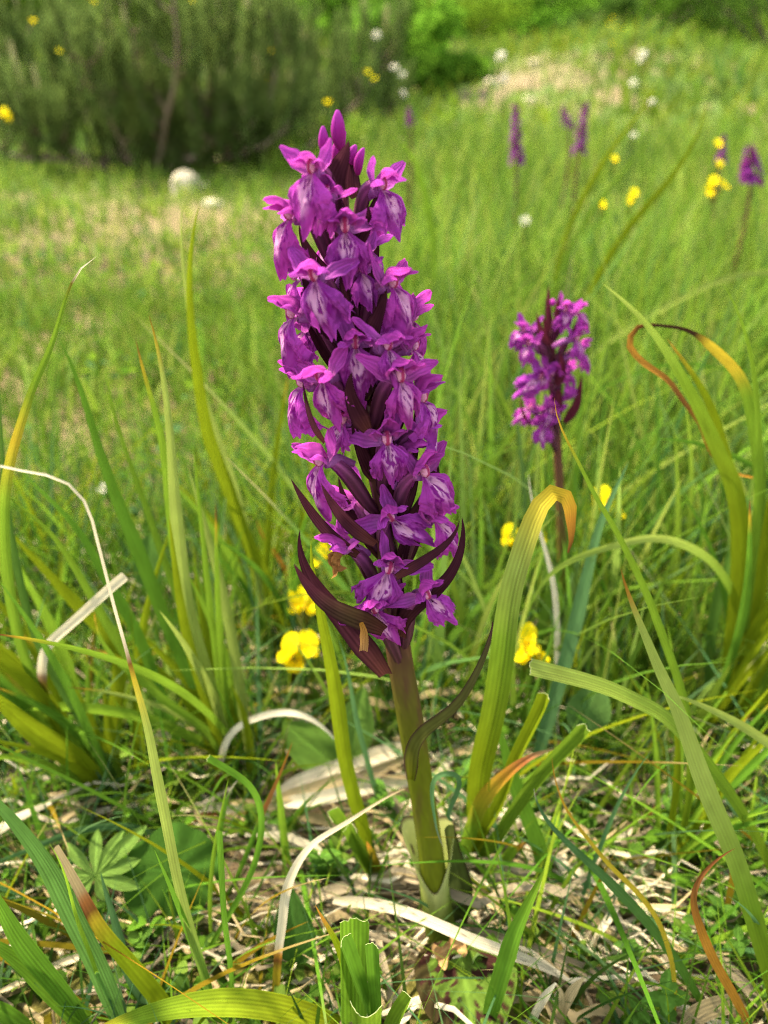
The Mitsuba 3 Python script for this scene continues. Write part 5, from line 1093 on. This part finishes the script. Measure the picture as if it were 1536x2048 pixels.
PINE_DOTS = ['yellow flower at the very top, above the crooked branched pine', 'yellow flower near the top left corner', 'yellow flower below the top left corner one, before a pine', 'yellow flower at the top middle of the pine shrubs, left of two',
    'yellow flower at the top middle of the pine shrubs, right of two', 'yellow flower before the pines, upper of a close pair', 'yellow flower before the pines, lower of a close pair', 'yellow flower just left of and above the tallest orchid tip',
    'yellow flower at the right end of the pines, upper of two', 'yellow flower at the right end of the pines, lower of two', 'yellow flower at the top edge left of the pine branches', 'faint yellow flower low before the middle of the pines']
def background_flowers():
    g = RNG(71)
    spots_ = [(905, 22), (925, 35), (940, 40), (952, 50), (968, 24), (975, 35), (985, 42), (992, 50), (1000, 38), (1006, 45), (960, 18), (1010, 90), (935, 22), (985, 55), (1030, 90)]
    for i, (px, py) in enumerate(spots_):
        p = atg(px, py + 8); p = p + np.array([0, 0, 0.10])
        dot_flower('small_yellow_flower', 'flower', 'tiny blurred yellow flower in the cluster on the upper slope right of the orchid', 'yellow flowers on the upper slope', p, 0.0035 * p[1] ** 0.8, GOLD, 0.002, seed=i)
    for i, (px, py) in enumerate([(1205, 60), (1220, 72), (1238, 50), (1212, 85), (1228, 95), (1245, 95), (1260, 62), (1200, 50), (1150, 125), (1218, 128)]):
        p = atg(px, py + 8); p = p + np.array([0, 0, 0.10])
        dot_flower('small_yellow_flower', 'flower', 'tiny blurred yellow flower in the loose group below the top right shrubs', 'yellow flowers below the right shrubs', p, 0.0026 * p[1] ** 0.8, GOLD, 0.002, seed=30 + i)
    for i, (px, py) in enumerate([(385, 4), (67, 45), (120, 105), (433, 83), (448, 123), (541, 104), (534, 158), (655, 208), (735, 147), (748, 160), (190, 6), (394, 215)]):
        p = at(px, py, 2.35 if i != 7 else 1.9)
        dot_flower('small_yellow_flower', 'flower', PINE_DOTS[i], None, p, 0.010, GOLD, 0.0016, seed=50 + i)
    for i, (px, py, Y, r, lab) in enumerate([(1002, 113, 1.5, 0.013, 'blurred white fluffy head, upper of two on the dark stems right of the orchid'), (1010, 156, 1.5, 0.011, 'blurred white fluffy head, lower of two on the dark stems'),
                                          (789, 135, 1.9, 0.012, 'white blurred head left of the bare bank, topmost of three'), (804, 148, 1.9, 0.011, 'white blurred head left of the bare bank, middle of three'), (808, 186, 1.9, 0.010, 'white blurred head left of the bare bank, lowest of three'),
                                          (1285, 108, 1.7, 0.012, 'white blurred head at upper right, upper one of a touching pair'), (1281, 118, 1.7, 0.010, 'white blurred head at upper right, lower one of a touching pair'), (1267, 165, 1.6, 0.010, 'single white head below the touching pair'),
                                          (1268, 270, 1.3, 0.007, 'small pale head below the upper right white ones'), (1303, 203, 1.6, 0.010, 'ring of pale blossoms at upper right'), (753, 70, 2.2, 0.013, 'pale white head right of the pine shrubs'), (1050, 442, 0.75, 0.007, 'small pale clover head left of the small orchid'),
                                          (207, 978, 0.36, 0.0045, 'small white crumpled flower in the left grass')]):
        r = r * 0.72; p = at(px, py, Y); key = numbered('white_flower'); tag(key, lab, 'flower')
        v, f = [], []
        parts = []
        for j in range(26):
            d = norm(g.normal(0, 1, 3)); s_ = norm(np.cross(d, g.normal(0, 1, 3)))
            q = p + d * r * 0.35
            parts.append(((np.array([q - s_ * r * 0.16, q + s_ * r * 0.16, q + d * r * 0.65 + s_ * r * 0.2, q + d * r * 0.65 - s_ * r * 0.2]), np.array([[0, 1, 2], [0, 2, 3]])), np.array([0.82, 0.80, 0.70]) * g.uniform(0.85, 1.1)))
        put(key + '__head', *join(parts), 'petal_material')
        fz = np.array([p[0], p[1] + 0.02, float(terrain(p[0], p[1] + 0.02)) - 0.01])
        P, t = spline([p, (p + fz) / 2 + np.array([0.006, 0, 0]), fz], 8)
        put(key + '__stalk', tube_mesh(P, 0.0012, 6), DEEP, 'stem_material')
background_flowers()

def far_orchid(lab, px, py_tip, py_low, Y, wpx, seed, lean=0.0):
    """A whole flower spike some way off: every floret a small three-lobed flower."""
    key = numbered('distant_orchid'); tag(key, lab, 'orchid'); g = RNG(seed)
    a, b = at(px + lean, py_low, Y), at(px, py_tip, Y)
    base = np.array([a[0] - (b[0] - a[0]) * 0.6, Y, float(terrain(a[0], Y)) - 0.005])
    P, t = spline([base, (base + a) / 2, a, b], 24)
    put(key + '__stem', tube_mesh(P, 0.0028 * (1 - 0.5 * t), 8), STEM_P * 1.4, 'stem_material')
    n, h, R = int(34 * max(0.5, min(1, (py_low - py_tip) / 110))), np.linalg.norm(b - a), px2m(wpx, a) * 0.5
    for i in range(n):
        f = (i + 0.5) / n; az = i * 2.4 + g.normal(0, 0.3)
        d = np.array([math.cos(az), math.sin(az), 0]); up = norm(b - a)
        r = R * (1 - 0.75 * f ** 2.2); c = a + (b - a) * f + d * r * 0.45
        s_ = norm(np.cross(up, d)); L = 0.0095 * (1 - 0.5 * f) * R / 0.013
        rows = [c + up * L * 0.6 + d * L * 0.3]
        pts = [(-0.25, 0.1, 0.2), (0.25, 0.1, 0.2), (-0.7, -0.7, 0.7), (0, -1.0, 0.75), (0.7, -0.7, 0.7), (-0.9, 0.75, 0.1), (0.9, 0.75, 0.1), (0, 0.8, 0.5), (0, 0, 0)]
        v = np.array([c + s_ * L * x + up * L * y + d * L * z for x, y, z in pts])
        fc = np.array([[0, 2, 3], [0, 3, 1], [1, 3, 4], [8, 5, 0], [8, 1, 6], [8, 0, 7], [8, 7, 1]])
        put(numbered(key + '__flower'), (v, fc), (PURPLE * 0.5 if i % 3 else MAGENTA * 0.42) * g.uniform(0.75, 1.15), 'petal_material', smooth=False)
for args in [('dense purple orchid spike in the background, tallest of those right of the centre', 1030, 208, 325, 1.0, 34, 1, 4), ('purple background spike leaning beside a fainter smaller one', 1172, 205, 305, 1.05, 32, 2, -14), ('faint small purple spike left of the leaning background spike', 1124, 212, 252, 1.3, 24, 3, 12),
             ('small faint purple spike just right of the orchid top', 818, 212, 248, 1.35, 20, 4, 3), ('pale purple spike behind a yellow flower at the right', 1448, 268, 325, 1.05, 26, 5, -6), ('wide purple orchid head at the right edge', 1500, 292, 356, 0.80, 52, 6, 2)]:
    far_orchid(*args)

# ------------------------------------------------------------------ rocks
def rock(lab, px, py, wpx, hpx, seed):
    key = numbered('rock'); tag(key, lab, 'rock')
    p = atg(px, py + hpx * 0.4); m = trimesh.creation.icosphere(3, 1.0); v = np.array(m.vertices)
    k_ = 1.0 if seed < 2 else 0.75 if seed < 4 else 0.62; w, h = px2m(wpx, p) * 0.5 * k_, px2m(hpx, p) * 0.6 * k_
    v = v * (0.72 + 0.55 * meshkit.fbm(v * 1.3 + seed * 7, 4, seed))[:, None]
    v = np.sign(v) * np.abs(v) ** 0.85
    scene[key] = mikit.ply(trimesh.Trimesh(v * np.array([w, w * 0.8, h]) + p + np.array([0, w * 0.3, h * 0.35]), m.faces, process=False), 'rock_material', smooth=35)
for args in [('pale rounded stone below the pine shrubs at the left', 371, 366, 58, 50, 1), ('small flat stone right of the pale rounded one', 424, 406, 52, 24, 2), ('little stone touching the pale rounded one', 408, 370, 26, 18, 3),
             ('stone on the bare bank, lower middle', 985, 160, 46, 26, 4), ('stone on the bare bank, upper left', 898, 98, 40, 24, 5), ('stone on the bare bank, left edge', 862, 112, 26, 18, 6), ('long stone on the bare bank, upper right', 1068, 122, 56, 20, 7),
             ('stone at the top of the bare bank', 958, 84, 46, 20, 8), ('stone low on the bare bank, right', 1058, 196, 44, 20, 9), ('stone in the middle of the bare bank', 942, 150, 34, 26, 10), ('tan stone under the upper right shrubs', 1400, 62, 40, 24, 11)]:
    rock(*args)

# ------------------------------------------------------------------ pine shrubs
def needles(tips, dirs, n, L, seed, w=0.0016):
    g = RNG(seed); N = len(tips) * n
    D = np.repeat(dirs, n, 0); O = np.repeat(tips, n, 0) - D * g.uniform(0, 0.15, (N, 1))
    side = norm(np.cross(D, g.normal(0, 1, (N, 3))))
    d = norm(D * g.uniform(0.5, 1.3, (N, 1)) + side * g.uniform(0.25, 0.75, (N, 1)))
    s = norm(np.cross(d, g.normal(0, 1, (N, 3)))) * w
    l = (L * g.uniform(0.7, 1.2, (N, 1)))
    v = np.stack([O - s, O + s, O + d * l], 1).reshape(-1, 3)
    c = np.array([0.105, 0.165, 0.045]) * g.uniform(0.5, 1.7, (N, 1)) + np.array([0.02, 0.02, 0]) * g.random((N, 1))
    return (v, np.arange(3 * N).reshape(-1, 3)), np.repeat(c, 3, 0)

def pine(lab, px, py, H, nb, seed, spread=0.55):
    key = numbered('pine_shrub'); tag(key, lab, 'pine shrub'); g = RNG(seed)
    b = atg(px, py); tips, dirs = [], []
    for i in range(nb):
        az = g.uniform(0, 6.28); out = np.array([math.cos(az), math.sin(az) * 0.8, 0]); r = H * spread * g.uniform(0.5, 1.25)
        h = H * (g.uniform(0.5, 1.05) if i % 3 else g.uniform(0.15, 0.4))
        P, t = spline([b + out * 0.03 - [0, 0, 0.03], b + out * r * 0.5 + [0, 0, h * 0.22], b + out * r * 0.85 + [0, 0, h * 0.55], b + out * r * 1.02 + [0, 0, h]], 22)
        P = P + 0.012 * (np.stack([nz(P, 9, seed + i), nz(P, 9, seed + 50 + i), nz(P, 9, seed + 90)], -1) - 0.5) * 2
        put(numbered(key + '__branch'), tube_mesh(P, 0.0095 * (1 - 0.75 * t) * g.uniform(0.7, 1.2), 8), np.array([0.24, 0.185, 0.135]) * g.uniform(0.7, 1.3), 'matte_material')
        tips.append(P[-1]); dirs.append(norm(P[-1] - P[-4]))
        for j in range(int(g.integers(13, 19))):
            k = int(g.integers(1, 21)); az2 = g.uniform(0, 6.28)
            d = norm(np.array([math.cos(az2), math.sin(az2), 0]) * 0.5 + [0, 0, 0.8]); L = H * g.uniform(0.15, 0.32)
            Q, tq = spline([P[k], P[k] + (d * [1, 1, 0.4]) * L * 0.6, P[k] + d * L], 8)
            put(numbered(key + '__branch'), tube_mesh(Q, 0.004 * (1 - 0.6 * tq), 6), np.array([0.15, 0.11, 0.075]), 'matte_material')
            tips.append(Q[-1]); dirs.append(norm(Q[-1] - Q[-3]))
    tips, dirs = np.array(tips), np.array(dirs)
    put(key + '__needles', *needles(tips + dirs * 0.05, dirs, 125, 0.055, seed, 0.0019), 'grass_material', smooth=False)
    labels[key + '__needles'] = {'kind': 'stuff'}
    for k in range(len(tips)):
        if g.random() < 0.09:
            u = norm(dirs[k] * 0.3 + [0, 0, 1.0]); L = g.uniform(0.05, 0.10)
            Q, tq = spline([tips[k] + dirs[k] * 0.06, tips[k] + dirs[k] * 0.06 + u * L * 0.5, tips[k] + dirs[k] * 0.06 + u * L], 6)
            put(numbered(key + '__shoot'), tube_mesh(Q, 0.007 * (1 - 0.5 * tq), 6), np.array([0.42, 0.40, 0.17]) * g.uniform(0.7, 1.1), 'matte_material')
pine('pine shrub at the left with crooked bare branches', 300, 338, 0.46, 13, 1, 0.8)
pine('pine shrub just left of and above the tallest orchid', 500, 330, 0.40, 11, 2, 0.8)
pine('pine shrub at the left edge of the picture', 60, 300, 0.45, 10, 3, 0.7)
pine('low pine shrub just left of the bare bank', 690, 265, 0.36, 8, 4, 0.7)

# ------------------------------------------------------------------ leafy shrubs on the hill
def bush(lab, x, y, h, r, col, seed, n=5200, size=0.06):
    key = numbered('leafy_shrub'); tag(key, lab, 'shrub'); g = RNG(seed)
    z = float(terrain(x, y)); b = np.array([x, y, z])
    cl = []
    for i in range(6):
        az = g.uniform(0, 6.28); e = b + np.array([math.cos(az) * r * g.uniform(0.3, 0.8), math.sin(az) * r * g.uniform(0.3, 0.8), h * g.uniform(0.5, 0.95)])
        P, t = spline([b - [0, 0, 0.05], b * 0.6 + e * 0.4 + g.normal(0, 0.05, 3), e], 10)
        put(numbered(key + '__branch'), tube_mesh(P, 0.035 * h * (1 - 0.8 * t), 7), np.array([0.10, 0.08, 0.055]), 'matte_material')
        for j in range(5):
            cl.append(P[int(g.integers(4, 10))] + g.normal(0, 0.28, 3) * [r, r, h * 0.55])
    cl = np.array(cl)
    k = g.integers(0, len(cl), n)
    d = norm(g.normal(0, 1, (n, 3)))
    C = cl[k] + d * (g.random((n, 1)) ** 0.4) * np.array([r, r, h * 0.6]) * 0.34
    C[:, 2] = np.maximum(C[:, 2], terrain(C[:, 0], C[:, 1]) + 0.02)
    a = norm(g.normal(0, 1, (n, 3))); s = norm(np.cross(a, g.normal(0, 1, (n, 3))))
    L = size * g.uniform(0.6, 1.4, (n, 1))
    v = np.stack([C, C + a * L * 0.5 - s * L * 0.32, C + a * L, C + a * L * 0.5 + s * L * 0.32], 1).reshape(-1, 3)
    f = (np.array([[0, 1, 2], [0, 2, 3]])[None] + (np.arange(n) * 4)[:, None, None]).reshape(-1, 3)
    c = col * (g.uniform(0.6, 1.5, len(cl))[k] * g.uniform(0.7, 1.3, n))[:, None]
    put(key + '__crown', (v, f), np.repeat(c, 4, 0), 'grass_material', smooth=False)
for i, (lab, x, y, h, r, c) in enumerate([
    ('dark green shrub mass in the top right corner', 4.7, 10.6, 1.5, 1.5, DEEP), ('green shrub left of the dark top right corner one', 3.3, 11.2, 1.3, 1.3, GREEN * 1.1), ('green shrub behind the upper yellow flowers', 1.9, 11.0, 1.1, 1.2, GREEN * 1.3),
    ('bright green shrub at the top centre', 0.75, 9.2, 0.7, 0.8, FRESH * 0.75), ('green shrub at the top, right of the pines', -0.15, 6.6, 0.5, 0.6, GREEN * 0.95), ('small dark bush on the slope below the top shrubs', 1.45, 6.6, 0.40, 0.32, DEEP * 1.4),
    ('light green bush behind the left pines', -1.3, 5.6, 0.6, 0.6, FRESH), ('green bush behind the pine at the left edge', -2.5, 5.4, 0.7, 0.7, GREEN * 1.4),
    ('far bush on the hill right of the top centre', 2.6, 14.0, 1.8, 1.6, GREEN), ('far bush on the hill at the right', 6.6, 13.5, 2.0, 1.8, DEEP * 1.3), ('dark bush at the left edge of the bare bank', 0.10, 4.6, 0.34, 0.32, GREEN * 1.2)]):
    bush(lab, x, y, h, r, c, 200 + i)
